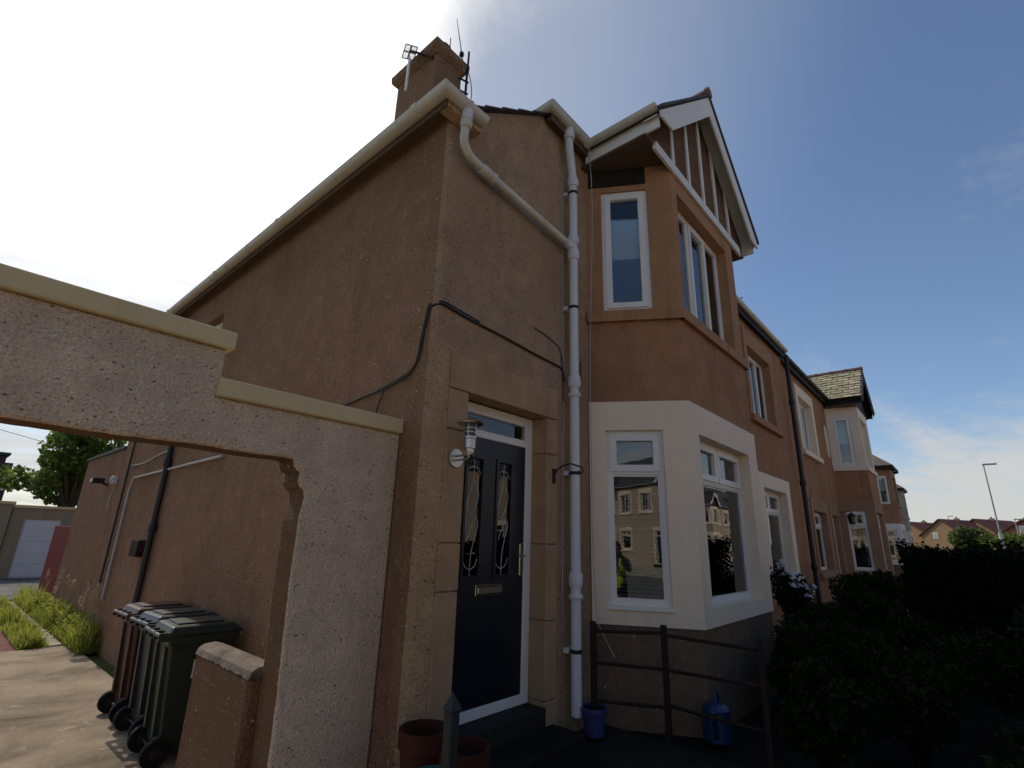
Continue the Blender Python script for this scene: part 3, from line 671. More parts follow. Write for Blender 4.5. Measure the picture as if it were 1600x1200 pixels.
# chimney
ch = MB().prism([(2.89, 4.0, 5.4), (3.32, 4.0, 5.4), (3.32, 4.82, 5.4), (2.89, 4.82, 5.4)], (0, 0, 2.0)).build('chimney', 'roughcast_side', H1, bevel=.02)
MB().add([(2.885, 3.995, 7.38), (3.325, 3.995, 7.38), (3.325, 4.825, 7.38), (2.885, 4.825, 7.38), (2.825, 3.935, 7.45), (3.385, 3.935, 7.45), (3.385, 4.885, 7.45), (2.825, 4.885, 7.45), (2.82, 3.93, 7.55), (3.39, 3.93, 7.55), (3.39, 4.89, 7.55), (2.82, 4.89, 7.55), (2.93, 4.05, 7.59), (3.28, 4.05, 7.59), (3.28, 4.77, 7.59), (2.93, 4.77, 7.59)],
         [(3, 2, 1, 0)] + [(a+i, a+(i+1) % 4, a+4+(i+1) % 4, a+4+i) for a in (0, 4, 8) for i in range(4)] + [(12, 13, 14, 15)]).build('chimney_cap', 'roughcast_side', ch, bevel=.01)
for yy in (4.2, 4.58): MB().lathe((3.1, yy, 7.6), [(.13, 0), (.12, .12), (.14, .13), (.14, .17), (.10, .17), (.10, .05)], 14).build('chimney_pot', 'terracotta', ch, smooth=True)
# cables pinned to the walls
def cable(parent, pts, r=.008, m='black_cable', name='cable'): return MB().tube(bend(pts, 4), r, 6).build(name, m, parent, smooth=True)
cable(H1, [(XS-.02, 5.2, 2.58), (XS-.02, 3.85, 2.66), (XS-.018, 3.35, 2.72), (XS-.016, 2.93, 2.80), (XS-.014, 2.88, 3.15), (XS-.005, 2.84, 3.30), (XS+.06, YF-.016, 3.33), (2.55, YF-.014, 3.30), (3.0, YF-.014, 3.285), (3.4, YF-.014, 3.255), (3.88, YF-.014, 3.235), (3.90, YF-.02, 3.1)], .010)
cable(H1, [(XS-.018, 3.33, 2.71), (XS-.02, 3.42, 2.5), (XS-.02, 3.5, 2.2)], .006)
cable(H1, [(XS-.02, 5.0, 2.60), (XS-.022, 3.4, 2.70), (XS-.02, 2.95, 2.77), (XS-.018, 2.90, 3.1), (XS-.008, 2.86, 3.33), (XS+.06, YF-.02, 3.35), (2.7, YF-.018, 3.315)], .007)
cable(H1, [(3.42, YF-.012, 3.52), (3.6, YF-.012, 3.5), (3.84, YF-.012, 3.45), (3.885, YF-.012, 3.25), (3.89, YF-.012, 2.9)], .005)
cable(H1, [(3.885, YF-.01, 5.7), (3.885, YF-.01, 4.4), (3.895, YF-.01, 3.5), (3.89, YF-.01, 2.0), (3.88, YF-.01, 1.0)], .004, 'grey_cable')
cable(H1, [(4.17, 2.62, 6.08), (4.20, 2.60, 5.4), (4.26, 2.66, 4.6), (4.31, 2.74, 3.5), (4.30, 2.74, 1.6), (4.28, 2.7, .9), (4.34, 2.55, .62)], .004, 'grey_cable')
cable(H1, [(3.99, YF-.012, 3.19), (4.12, YF-.012, 3.12), (4.2, YF-.012, 3.18), (4.21, YF-.012, 3.4)], .006)
# services on the side wall behind the arch
pipe(H1, [(XS-.05, 8.5, G), (XS-.05, 8.5, 3.2)], .04, 'pipe_black', [((XS-.05, 8.5, 1.6), (0, 0, 1), .06), ((XS-.05, 8.5, 2.5), (0, 0, 1), .06)])
pipe(H1, bend([(XS-.03, 6.5, 2.43), (XS-.03, 10.25, 2.37), (XS-.03, 10.35, 2.2), (XS-.03, 10.35, .5)]), .018, 'grey_cable', (), 'waste_pipe')
pipe(H1, [(XS-.03, 10.75, .7), (XS-.03, 10.75, 3.2)], .016, 'pipe_black', (), 'conduit')
cable(H1, [(XS-.02, 10.6, 2.6), (XS-.02, 9.9, 2.58), (XS-.02, 9.2, 2.66), (XS-.02, 8.6, 2.70)], .012, 'grey_cable')
mb_ = MB().box(XS-.12, XS, 8.75, 9.1, 1.2, 1.42).build('junction_box', 'rusty', H1, bevel=.01)
# flat-roofed rear extension
EX = thing('rear_extension', 'low brown flat-roofed rear extension seen through the archway', 'extension', (4, 13, G))
exf = plane((XS, 14.55), (XS, 11.41))
MB().panel(exf, 0, exf.len, G-.1, 2.96, [], 0, .2).build('wall', 'roughcast_side', EX); MB().box(XS+.02, 7, 14.35, 14.549, G-.1, 2.96).build('wall', 'roughcast_smooth', EX)
MB().box(XS-.03, 7, 11.41, 14.6, 2.961, 3.02).build('roof', 'slate', EX, bevel=.01)
MB().box(XS-.008, XS-.001, 11.62, 11.78, 1.86, 2.18).build('pale_patch', 'garage_wall', EX)
fl = thing('floodlight', 'small black floodlight projecting from the rear extension wall', 'floodlight', (XS-.1, 12.1, 2.36))
MB().box(XS-.26, XS-.08, 12.02, 12.24, 2.36, 2.45).build('lamp_head', 'iron', fl, bevel=.01); MB().tube([(XS-.1, 12.13, 2.38), (XS, 12.13, 2.33)], .02, 8).build('bracket', 'iron', fl); MB().box(XS-.265, XS-.261, 12.04, 12.22, 2.37, 2.44).build('lens', 'chrome', fl)
bx_ = thing('alarm_box', 'small grey box fixed beside the floodlight on the extension', 'box', (XS-.05, 11.5, 2.3))
MB().box(XS-.08, XS, 11.44, 11.6, 2.33, 2.47).build('case', 'pipe_white', bx_, bevel=.01); MB().box(XS-.095, XS-.081, 11.46, 11.58, 2.35, 2.45).build('lid', 'grey_cable', bx_, bevel=.006)

# wall lantern
wl = thing('wall_lamp', 'stainless steel fisherman style wall lantern beside the navy door', 'lamp', (2.50, YF-.1, 2.1))
MB().lathe((2.515, YF-.035, 2.155), [(.068, 0), (.07, .008), (.062, .014), (.02, .014)], 20, 'Y').build('back_plate', 'steel', wl, smooth=True)
for dz in (-.015, .015): MB().tube(bend([(2.515, YF-.03, 2.155+dz), (2.515, YF-.16, 2.155+dz), (2.515, YF-.165, 2.19+dz)]), .008, 8).build('arm', 'steel', wl, smooth=True)
lx, ly = 2.515, YF-.165
MB().lathe((lx, ly, 2.16), [(.03, 0), (.036, .01), (.036, .05), (.045, .055), (.045, .12), (.05, .125), (.05, .14), (.042, .145)], 18).build('body', 'steel', wl, smooth=True)
MB().lathe((lx, ly, 2.30), [(.036, 0), (.036, .085)], 16).build('pane', 'glass', wl, smooth=True)
for k in range(4):
    a = k*math.pi/2+.4; MB().tube([(lx+.043*math.cos(a), ly+.043*math.sin(a), 2.29), (lx+.043*math.cos(a), ly+.043*math.sin(a), 2.395)], .005, 6).build('bar', 'steel', wl)
for zz in (2.325, 2.355): MB().lathe((lx, ly, zz), [(.04, 0), (.047, .003), (.047, .008), (.04, .011)], 18).build('ring', 'steel', wl, smooth=True)
MB().lathe((lx, ly, 2.385), [(.02, 0), (.095, .008), (.10, .018), (.06, .04), (.02, .055)], 24).build('hood', 'steel', wl, smooth=True)
MB().lathe((lx-.0, ly-.02, 2.10), [(.02, 0), (.026, .01), (.026, .03), (.02, .04)], 12).build('sensor', 'iron', wl, smooth=True)
# hanging-basket bracket
hb = thing('basket_bracket', 'empty black iron hanging basket hook right of the door surround', 'bracket', (3.74, YF-.02, 2.1))
MB().box(3.715, 3.745, YF-.035, YF, 2.09, 2.22).build('back_plate', 'iron', hb, bevel=.004)
cv = [(3.73, YF-.03, 2.16)] + [(3.73+.02*math.sin(a), YF-.03-.17*(1-math.cos(a)), 2.16+.10*math.sin(a)) for a in (.5, 1.0, 1.5)] + [(3.75, YF-.28, 2.23), (3.75, YF-.315, 2.215), (3.75, YF-.325, 2.18), (3.75, YF-.30, 2.165), (3.75, YF-.285, 2.19)]
MB().tube(cv, .007, 8).build('hook', 'iron', hb, smooth=True)

# aerials on the chimney
ae = thing('tv_aerial', 'grid reflector television aerial with hanging silver boom on the chimney', 'aerial', (2.80, 4.2, 7.1))
MB().tube([(2.88, 4.05, 7.33), (2.75, 4.36, 7.56)], .014, 6).build('arm', 'iron', ae)
c0, c1_, c2_, c3_ = Vector((2.75, 4.51, 7.80)), Vector((2.75, 4.23, 7.52)), Vector((2.75, 4.29, 7.35)), Vector((2.75, 4.57, 7.61))
m = MB()
for a, b in ((c0, c1_), (c1_, c2_), (c2_, c3_), (c3_, c0)): m.tube([a, b], .007, 5)
m.build('reflector_frame', 'iron', ae)
for k in range(1, 12):
    t = k/12; MB().tube([c0.lerp(c1_, t), c3_.lerp(c2_, t)], .009 if k == 6 else .003, 5).build('reflector_rod', 'iron', ae)
MB().tube([c0.lerp(c3_, .5), c1_.lerp(c2_, .5)], .010, 5).build('reflector_rod', 'iron', ae)
MB().tube([(2.745, 4.38, 7.47), (2.745, 4.38, 6.92)], .013, 6).build('boom', 'lead', ae)
for k in range(14): MB().tube([(2.745, 4.38-.03, 7.36-k*.032+.02), (2.745, 4.38+.03, 7.36-k*.032-.01)], .007, 5).build('director', 'lead', ae)
ma = thing('aerial_mast', 'thin whip aerial and bracketed mast on the right side of chimney', 'aerial', (3.34, 3.9, 7.0))
MB().tube([(3.335, 3.93, 7.0), (3.345, 3.93, 7.76)], .016, 8).build('mast', 'iron', ma)
MB().tube([(3.30, 3.95, 7.40), (3.24, 3.95, 7.66), (3.115, 3.95, 8.14)], [.012, .010, .004], 6).build('whip', 'steel', ma)
MB().lathe((3.24, 3.95, 7.60), [(.012, 0), (.032, .02), (.032, .06), (.012, .08)], 10).build('balun', 'iron', ma)
for zz in (7.08, 7.27): MB().tube([(3.25, 3.99, zz+.02), (3.37, 3.92, zz-.02)], .013, 6).build('bracket', 'iron', ma)
MB().tube(bend([(3.335, 3.92, 7.45), (3.41, 3.92, 7.3), (3.44, 3.92, 7.1), (3.41, 3.92, 6.93), (3.33, 3.93, 6.86), (3.28, 3.95, 6.8)]), .006, 6).build('cable', 'black_cable', ma)
MB().tube([(3.05, 3.95, 7.45), (3.04, 3.95, 7.73)], .006, 6).build('rod', 'iron', ma)
ra = thing('roof_aerial', 'tiny aerial poking above the terrace gutter', 'aerial', (10.9, 3.4, 6.5))
MB().tube([(10.9, 3.4, 6.6), (11.15, 3.0, 7.0)], .012, 6).build('mast', 'iron', ra); MB().tube([(10.95, 3.3, 6.78), (11.1, 3.25, 6.80)], .006, 5).build('director', 'iron', ra)

# ------------------------------------------------------------------ archway wall
AY, AT = 3.075, .24
AW = thing('arch_wall', 'stepped pinkish roughcast archway wall with cream copings over the driveway', 'wall', (0, AY, G))
def arch_mesh():
    # outline of the front face walked with a slightly uneven edge, opening corner worn ragged
    V = []; Fc = []
    m = MB()
    z0 = G-.1
    top = [(-2.6, 2.60), (.955, 2.60), (.955, 2.32), (XS-.004, 2.32)]
    out = [(XS-.004, z0), (XS-.004, 2.32), (.955, 2.32), (.955, 2.60), (-2.6, 2.60), (-2.6, z0), (-1.55, z0), (-1.55, 2.0)]
    inner = []
    n = 60
    for i in range(1, n):
        x = -1.55+(1.44+1.55)*i/n; inner.append((x, 2.035+.004*math.sin(x*9)+random.uniform(-.002, .002)))
    inner += [(1.452, 2.03), (1.462, 1.99), (1.485, 1.965), (1.505, 1.955), (1.50, 1.90), (1.515, 1.87), (1.548, 1.845), (1.556, 1.80), (1.548, 1.74)]
    z = 1.70
    while z > z0+.05:
        inner.append((1.553+.012*math.sin(z*3)+random.uniform(-.002, .002)+.02*max(0, .9-z), z)); z -= .035
    inner.append((1.585, z0))
    poly = out+inner
    n = len(poly); P = [Vector(p) for p in poly]
    area = sum(P[i].x*P[(i+1) % n].y-P[(i+1) % n].x*P[i].y for i in range(n))
    sg = 1 if area > 0 else -1; ins = []
    for i in range(n):
        d0 = (P[i]-P[i-1]).normalized(); d1 = (P[(i+1) % n]-P[i]).normalized()
        nn = Vector((-d0.y-d1.y, d0.x+d1.x))*sg; nn = nn.normalized() if nn.length > 1e-6 else Vector((0, 0))
        ins.append(P[i]+nn*.02)
    rings = [(ins, 0), ([p.lerp(q, .3) for p, q in zip(P, ins)], .006), (P, .02), (P, AT-.02), ([p.lerp(q, .3) for p, q in zip(P, ins)], AT-.006), (ins, AT)]
    V = [(p.x, d, p.y-G) for ring, d in rings for p in ring]
    from mathutils.geometry import tessellate_polygon
    tri = tessellate_polygon([[Vector((p.x, p.y, 0)) for p in ins]])
    Fc = [tuple(t) for t in tri]+[tuple(i+5*n for i in t[::-1]) for t in tri]
    for k in range(5): Fc += [(k*n+i, k*n+(i+1) % n, (k+1)*n+(i+1) % n, (k+1)*n+i) for i in range(n)]
    me = bpy.data.meshes.new('wall'); me.from_pydata(V, [], Fc); me.validate()
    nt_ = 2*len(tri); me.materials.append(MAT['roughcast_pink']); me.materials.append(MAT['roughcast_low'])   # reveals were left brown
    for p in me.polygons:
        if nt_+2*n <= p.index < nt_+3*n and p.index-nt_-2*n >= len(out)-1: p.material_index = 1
    bm = bmesh.new(); bm.from_mesh(me); bmesh.ops.recalc_face_normals(bm, faces=bm.faces[:]); bm.to_mesh(me); bm.free()
    return me
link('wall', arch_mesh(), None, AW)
MB().box(-2.62, .985, AY-.035, AY+AT+.035, 2.60, 2.705).build('coping', 'coping', AW, bevel=.008, label='longer upper coping with a cream front')
MB().box(.938, XS-.003, AY-.035, AY+AT+.035, 2.318, 2.425).build('coping', 'coping', AW, bevel=.008, label='short lower coping next to the house')
# low wall behind the pier
LW = thing('low_wall', 'low brown rendered wall with weathered grey top beside the bins', 'wall', (1.6, 3.8, G))
def low_wall():
    m = MB(); n = 14
    prev = None
    for i in range(n):
        y0, y1 = 3.32+(4.2-3.32)*i/n, 3.32+(4.2-3.32)*(i+1)/n
        m.box(1.50, 1.68, y0, y1, G-.05, .775)
    return m
MB().box(1.50, 1.68, AY+AT, 4.2, G-.05, .775).build('wall', 'roughcast_low', LW, bevel=.02)
bm_ = MB(); ny = 26; ring = []
for i in range(ny+1):    # weathered rounded capping, edge nibbled away
    y = AY+AT+(4.205-AY-AT)*i/ny; j = [random.uniform(-.005, .005) for _ in range(6)]
    prof = [(1.497+j[0], .768+j[1]), (1.51+j[2]*.6, .806+j[3]*.5), (1.545, .826+j[4]*.3), (1.62, .832+j[5]*.3), (1.668, .818), (1.684, .774)]
    ring += [(x, y, z) for x, z in prof]
bm_.add(ring, [(i*6+k, i*6+k+1, (i+1)*6+k+1, (i+1)*6+k) for i in range(ny) for k in range(5)]+[(5, 4, 3, 2, 1, 0), tuple(ny*6+k for k in range(6))])
bm_.build('coping', 'low_top', LW)

# ------------------------------------------------------------------ wheelie bins (handles face the driveway)
def wheelie(name, label, x, y, rot, m, lid_m):
    t = thing(name, label, 'wheelie bin', (x, y, G), 'wheelie bins by the house wall')
    w_, d_ = .24, .25    # half width (along Y), half depth (along X)
    def ring(z, s, off=0): return [(-d_*s+off, -w_*s, z), (d_*s+off, -w_*s, z), (d_*s+off, w_*s, z), (-d_*s+off, w_*s, z)]
    A = [ring(.06, .78, .02), ring(.10, .80, .02), ring(.84, .97), ring(.86, 1.06), ring(.93, 1.08)]
    mb = MB()
    for i in range(4):
        lo, hi = A[i], A[i+1]; mb.add(lo+hi, [(k, (k+1) % 4, 4+(k+1) % 4, 4+k) for k in range(4)])
    mb.add(A[0], [(3, 2, 1, 0)])
    def place(o): return o
    Tm = Matrix.Rotation(rot, 4, 'Z')
    def B(mb, nm, mt, par=t, bevel=.0, smooth=False):
        mb.V = [tuple(Vector((x, y, G))+Tm @ Vector(v)) for v in mb.V]; return mb.build(nm, mt, par, bevel, smooth)
    B(mb, 'body', m, bevel=.018)
    # ribs on the driveway side
    for k in (-.55, .55): B(MB().hexa([(-.225, k*w_-.02, .2), (-.19, k*w_-.02, .2), (-.19, k*w_+.02, .2), (-.225, k*w_+.02, .2), (-.262, k*w_-.02, .84), (-.23, k*w_-.02, .84), (-.23, k*w_+.02, .84), (-.262, k*w_+.02, .84)]), 'rib', m)
    lid = B(MB().hexa([(-.29, -.275, .935), (.30, -.275, .935), (.30, .275, .935), (-.29, .275, .935), (-.25, -.22, 1.005), (.22, -.22, 1.005), (.22, .22, 1.005), (-.25, .22, 1.005)]), 'lid', lid_m, bevel=.012)
    B(MB().box(-.20, .16, -.16, .16, 1.006, 1.018), 'lid_panel', lid_m, lid, .006)
    B(MB().tube([(-.335, -.25, .945), (-.335, .25, .945)], .016, 8), 'handle', lid_m, smooth=True)
    B(MB().hexa([(-.05, -.2235, .60), (.07, -.2235, .60), (.07, -.222, .60), (-.05, -.222, .60), (-.05, -.2325, .74), (.07, -.2325, .74), (.07, -.231, .74), (-.05, -.231, .74)]), 'sticker', 'sticker')
    for k in (-.245, -.08, .08, .245): B(MB().box(-.345, -.26, k-.012, k+.012, .90, .965), 'hinge', lid_m, bevel=.004)
    B(MB().tube([(-.20, -.23, .10), (-.20, .23, .10)], .012, 6), 'axle', 'iron')
    for k in (-.215, .215):
        wh = B(MB().lathe((-.20, k-.025, .10), [(.05, 0), (.095, 0), (.10, .008), (.10, .042), (.095, .05), (.05, .05)], 20, 'Y'), 'wheel', 'rubber', smooth=True)
        B(MB().lathe((-.20, k-.028, .10), [(.015, 0), (.05, .004), (.05, .052), (.015, .056)], 12, 'Y'), 'hub', 'iron', wh)
    return t
wheelie('wheelie_bin', 'dark green wheelie bin nearest the archway', 1.86, 5.27, R(-3), 'bin_green', 'bin_green')
wheelie('wheelie_bin', 'charcoal grey wheelie bin standing between the green and brown ones', 1.915, 5.93, R(2), 'bin_grey', 'bin_grey')
wheelie('wheelie_bin', 'brown wheelie bin farthest from the archway', 1.915, 6.58, R(1), 'bin_brown', 'bin_brown')

# ------------------------------------------------------------------ back of the drive
def grass(name, label, x0, x1, y0, y1, n, h, z=G):
    x = rng.uniform(x0, x1, n); y = rng.uniform(y0, y1, n)
    edge = np.minimum(np.minimum(x-x0, x1-x)/.12, 1)*.5+.5
    hh = h*rng.uniform(.2, 1.15, n)*edge*(.75+.35*np.sin(x*17+y*2.3)+.3*np.sin(y*5.1+x*9)+.15*np.sin(y*13)).clip(.2, 1.5); a = rng.uniform(0, 6.28, n); wv = rng.uniform(.004, .010, n); ln = rng.normal(size=(n, 2))*.35*hh[:, None]
    b = np.stack([x, y, np.full(n, z)], 1); sd = np.stack([np.cos(a)*wv, np.sin(a)*wv, np.zeros(n)], 1)
    mid = b+np.stack([ln[:, 0]*.35, ln[:, 1]*.35, hh*.6], 1); tip = b+np.stack([ln[:, 0], ln[:, 1], hh], 1)
    V = np.stack([b-sd, b+sd, mid+sd*.7, mid-sd*.7, tip], 1).reshape(-1, 3)
    k = np.arange(n)*5; Fc = np.concatenate([np.stack([k, k+1, k+2], 1), np.stack([k, k+2, k+3], 1), np.stack([k+3, k+2, k+4], 1)])
    return tag(leaf_obj(name, V, Fc, 'grass_blade'), label, 'grass', kind='stuff')
grass('grass_strip', 'long sunlit grass strip left of the slab path', 1.42, 1.78, 10.85, 17.0, 9000, .24)
grass('grass_strip', 'tall sunlit grass and weeds along the extension wall', 1.96, 2.24, 9.9, 17.5, 11000, .40)
wd = thing('weed_clump', 'weed stems with pale seed heads against the extension wall', 'weeds', (2.12, 11, G))
V, Fc = leaves(3600, blobs([(2.1, 10.3+.55*k, G+.22, .12, .34, .2+.05*(k % 2)) for k in range(9)]), .035); leaf_obj('foliage', V, Fc, 'grass_blade', wd)
for k in range(16):
    x, y = random.uniform(2.0, 2.2), random.uniform(10.0, 14.5); h = random.uniform(.5, .85); tx = x+random.uniform(-.08, .05)
    MB().tube([(x, y, G), (x, y, G+h*.5), (tx, y, G+h)], .004, 4).build('stem', 'dry_stem', wd)
    V, Fc = leaves(26, lambda n: np.array([tx, y, G+h])+rng.normal(size=(n, 3))*np.array([.018, .018, .05]), .02); tag(leaf_obj('seed_head', V, Fc, 'dry_stem', wd), kind='stuff')
for k in range(9):
    y = 10.85+k*.72; tag(MB().hexa([(1.79, y, G-.03), (1.95, y+.02, G-.03), (1.95, y+.68, G-.03), (1.79, y+.70, G-.03), (1.79, y, G+.012), (1.95, y+.02, G+.015), (1.95, y+.68, G+.01), (1.79, y+.70, G+.016)]).build('path_slab', 'slab', bevel=.008), 'small pale slab in the path between the grass strips', 'slab', 'slabs of the path between the grass')
# garages
def garage(name, label, xa_, xb_, y, ztop, dx0, dx1, dtop, wm='garage_wall'):
    t = thing(name, label, 'garage', ((xa_+xb_)/2, y, G)); p = plane((xa_, y), (xb_, y))
    MB().panel(p, 0, xb_-xa_, G-.05, ztop, [(dx0-xa_, dx1-xa_, G-.05, dtop)], 0, .2).build('wall', wm, t)
    MB().box(xa_, xa_+.15, y+.2, y+5, G, ztop).build('wall', wm, t); MB().box(xb_-.15, xb_, y+.2, y+5, G, ztop).build('wall', wm, t)
    MB().box(xa_-.05, xb_+.05, y-.06, y+5, ztop+.001, ztop+.1).build('roof', 'coping', t, bevel=.01)
    d = MB().pbox(p, dx0-xa_, dx1-xa_, G-.05, dtop, -.1, -.06).build('garage_door', 'garage_white', t)
    for k in range(5):
        z0 = G+.02+k*(dtop-G)/5; MB().pbox(p, dx0-xa_+.03, dx1-xa_-.03, z0, z0+(dtop-G)/5-.03, -.059, -.045).build('door_panel', 'garage_white', d, bevel=.01)
    return t
garage('garage', 'flat roofed garage with white door at the end of the drive', 2.13, 6.0, 25, 2.12, 2.5, 3.52, 1.75)
garage('garage', 'weathered garage cut off by the left edge of the photo', -2.2, 2.1, 24.9, 2.22, -.6, 1.85, 1.8)
rg = thing('red_gate', 'red painted boarded gate standing open past the extension', 'gate', (2.27, 15.6, G))
for k in range(14):
    y = 14.58+k*.15; MB().box(2.245+.004*(k % 2), 2.275, y, y+.142, G+.04, 1.57).build('board', 'red_wood', rg, bevel=.006)
for z in (.1, 1.2): MB().box(2.276, 2.32, 14.58, 16.68, z, z+.1).build('rail', 'red_wood', rg)
# tree beyond the garages
def tree(name, label, x, y, z, h, cs, n, size, m='leaf_tree', group=None, limbs=True):
    t = thing(name, label, 'tree', (x, y, z), group)
    leaf_obj('crown', *leaves(n, blobs(cs), size), m, t)
    mb = MB(); cz = min(c[2] for c in cs)
    mb.tube([(x, y, z-.1), (x+.1, y, z+(cz-z)*.6), (x, y, cz+.4)], [h*.035, h*.028, h*.018], 8)
    for c in cs: mb.tube([(x+.05, y, z+(cz-z)*.7), ((x+c[0])/2, (y+c[1])/2, (cz+c[2])/2+.2), c[:3]], [h*.016, h*.011, h*.004], 6)
    mb.build('trunk', 'bark', t); return t
cs = []
for k in range(26):
    a = random.uniform(0, 6.28); q = random.uniform(.1, 1)
    cs.append((4.7+2.3*q*math.cos(a), 33+2.0*q*math.sin(a), 4.3+random.uniform(-1.5, 2.2)*(1.1-.5*q), random.uniform(.5, .95), random.uniform(.5, .9), random.uniform(.4, .75)))
tree('garden_tree', 'leafy green tree rising behind the garages', 4.7, 33, G, 6.5, cs, 8200, .17)
fh = thing('far_house', 'dark purple clad house corner far left under the arch', 'house', (0, 42, G))
MB().box(-4, 2.62, 42, 50, G, 5.4).build('wall', 'purple_clad', fh); MB().box(-4.2, 2.75, 41.8, 50, 5.41, 5.55).build('roof', 'slate', fh)
MB().box(2.63, 3.0, 42.2, 44, 2.4, 5.0).build('bay_side', 'purple_clad', fh)
wf = MB().box(2.72, 2.95, 42.14, 42.199, 3.4, 4.5).build('window', 'pvc', fh); MB().box(2.75, 2.92, 42.11, 42.139, 3.5, 3.9).build('pane', 'glass', wf); MB().box(2.75, 2.92, 42.11, 42.139, 4.0, 4.4).build('pane', 'glass', wf)
tag(MB().tube([(-6, 20, 6.0), (-1, 26, 5.3), (5, 33, 5.0)], .012, 5).build('overhead_wire', 'black_cable'), 'thin overhead wire crossing the sky above the garages', 'wire')

# ------------------------------------------------------------------ neighbouring houses of the terrace
def terrace_house(name, label, x0, x1, bx, dz, up_win, low_win, door, gut='pipe_black', wallm='roughcast_smooth', bay_kw=None, upm='cream_paint', lowm='stone_red', group=None, oval=None, lamp=False, loc=None):
    t = thing(name, label, 'house', loc or ((x0+x1)/2, 5, G+dz), group)
    def seg(a, b, ops):
        if b-a < .05: return
        p = plane((a, YF), (b, YF)); MB().panel(p, 0, b-a, G-.1+min(dz, 0), 6.1+dz, [(o[0]-a-.012, o[1]-a+.012, o[2]+dz-.03, o[3]+dz+.012) for o in ops], 0, .25).build('front_wall', wallm, t)
    allops = [o for o in (list(up_win)+list(low_win)+([door] if door else []))]
    for a, b in ((x0+.001, bx[0]+.03), (bx[3]-.03, x1)): seg(a, b, [o for o in allops if a < o[0] and o[1] < b])
    kw = dict(gut=gut, barge='timber_dark', studs=False, vb=False); kw.update(bay_kw or {})
    bay(t, *bx, dz=dz, **kw)
    for o in up_win: flat_window(t, *o, dz, True, upm, THREE, sw=(.24, .24, .30))
    for o in low_win: flat_window(t, *o, dz, True, lowm, TWO_TOP, sw=(.2, .2, .3))
    if door:
        a, b, c, e = door; p = plane((a, YF), (b, YF)); W = b-a
        f = MB().panel(p, 0, W, c+dz, e+dz, [(.07, W-.07, c+.07+dz, c+2.0+dz), (.07, W-.07, c+2.06+dz, e-.06+dz)], -.1, .08).build('door_frame', 'pvc', t)
        MB().pbox(p, .07, W-.07, c+.07+dz, c+2.0+dz, -.15, -.11).build('door', 'door_navy', f); MB().pbox(p, .07, W-.07, c+2.06+dz, e-.06+dz, -.14, -.13).build('pane', 'glass', f)
        MB().panel(p, -.18, W+.18, c+dz, e+.28+dz, [(0, W, c+dz, e+dz)], .02, .1).build('surround', lowm, t)
        MB().pbox(p, -.1, W+.1, G, c-.002+dz, -.2, .3).build('doorstep', 'path', t)
    MB().gutter([(x0, 2.665, 6.19+dz), (bx[0]-.18, 2.665, 6.19+dz)], .062).build('gutter', gut, t, smooth=True)
    MB().gutter([(bx[3]+.18, 2.665, 6.19+dz), (x1, 2.665, 6.19+dz)], .062).build('gutter', gut, t, smooth=True)
    for a, b in ((x0, bx[0]), (bx[3], x1)): MB().box(a, b, 2.70, 2.72, 6.0+dz, 6.18+dz).build('fascia', 'timber_dark', t); MB().box(a, b, 2.72, YF, 6.07+dz, 6.1+dz).build('soffit', 'soffit', t)
    MB().prism([(x0, 2.64, 6.24+dz), (x1, 2.64, 6.24+dz), (x1, yr_, zr_+dz), (x0, yr_, zr_+dz)], (0, 0, -.06)).build('roof', 'slate', t)
    MB().prism([(x0, 11.6, 6.24+dz), (x0, yr_, zr_+dz), (x1, yr_, zr_+dz), (x1, 11.6, 6.24+dz)], (0, 0, -.06)).build('roof', 'slate', t)
    MB().box(x0+.01, x1-.01, 11.2, 11.4, G, 6.2+dz).build('rear_wall', 'roughcast', t)
    for xx in (x0+.02, x1-.09): MB().prism([(xx, YF+.3, G-.1), (xx, 11.2, G-.1), (xx, 11.2, 6.2+dz), (xx, yr_, zr_-.1+dz), (xx, YF+.3, 6.2+dz)], (.06, 0, 0)).build('party_wall', 'room', t)
    room(t, x0+.2, x1-.2, 3.06, 6.0, G, 3.1+dz); room(t, x0+.2, x1-.2, 3.06, 6.0, 3.3+dz, 6.0+dz)
    if oval:
        xo, zo = oval; MB().lathe((xo, YF-.03, zo+dz), [(1.0, 0), (1.0, .03)], 24, 'Y')
        n = 24; ring = [(xo+.16*math.cos(6.2832*k/n), YF-.03, zo+dz+.52*math.sin(6.2832*k/n)) for k in range(n)]
        MB().prism(ring, (0, .03, 0)).build('oval_window', 'cream_paint', t)
    return t
H2 = terrace_house('terraced_house', 'next house along with yellow lichen slate bay gable and oval plaque', 13.0, 22.6, (18.42, 18.65, 20.5, 20.85), 0, [(14.75, 16.3, 4.04, 5.5)], [(14.7, 16.25, 1.06, 2.5)], (16.95, 17.8, .1, 2.5),
                   bay_kw=dict(vb=True, low='stone_red', up='cream_paint', slates=True, roof='slate_lichen'), oval=(17.95, 4.75))
H2.location.y += .1
pipe(H1, [(13.06, 2.69, G), (13.06, 2.69, 5.75), (13.06, 2.68, 6.08)], .05, 'pipe_black', [((13.06, 2.69, z), (0, 0, 1), .06) for z in (1.2, 3.0, 4.9, 5.8)])
lt = thing('wall_lamp', 'black lantern hanging beside the next house doorway', 'lamp', (17.9, 2.6, 2.3))
MB().tube(bend([(17.9, YF, 2.62), (17.9, YF-.25, 2.66), (17.9, YF-.25, 2.55)]), .012, 6).build('arm', 'iron', lt); MB().lathe((17.9, YF-.25, 2.28), [(.05, 0), (.08, .03), (.11, .22), (.13, .23), (.03, .32)], 8).build('lantern', 'iron', lt); MB().lathe((17.9, YF-.25, 2.31), [(.084, 0), (.113, .19)], 8).build('pane', 'glass', lt)
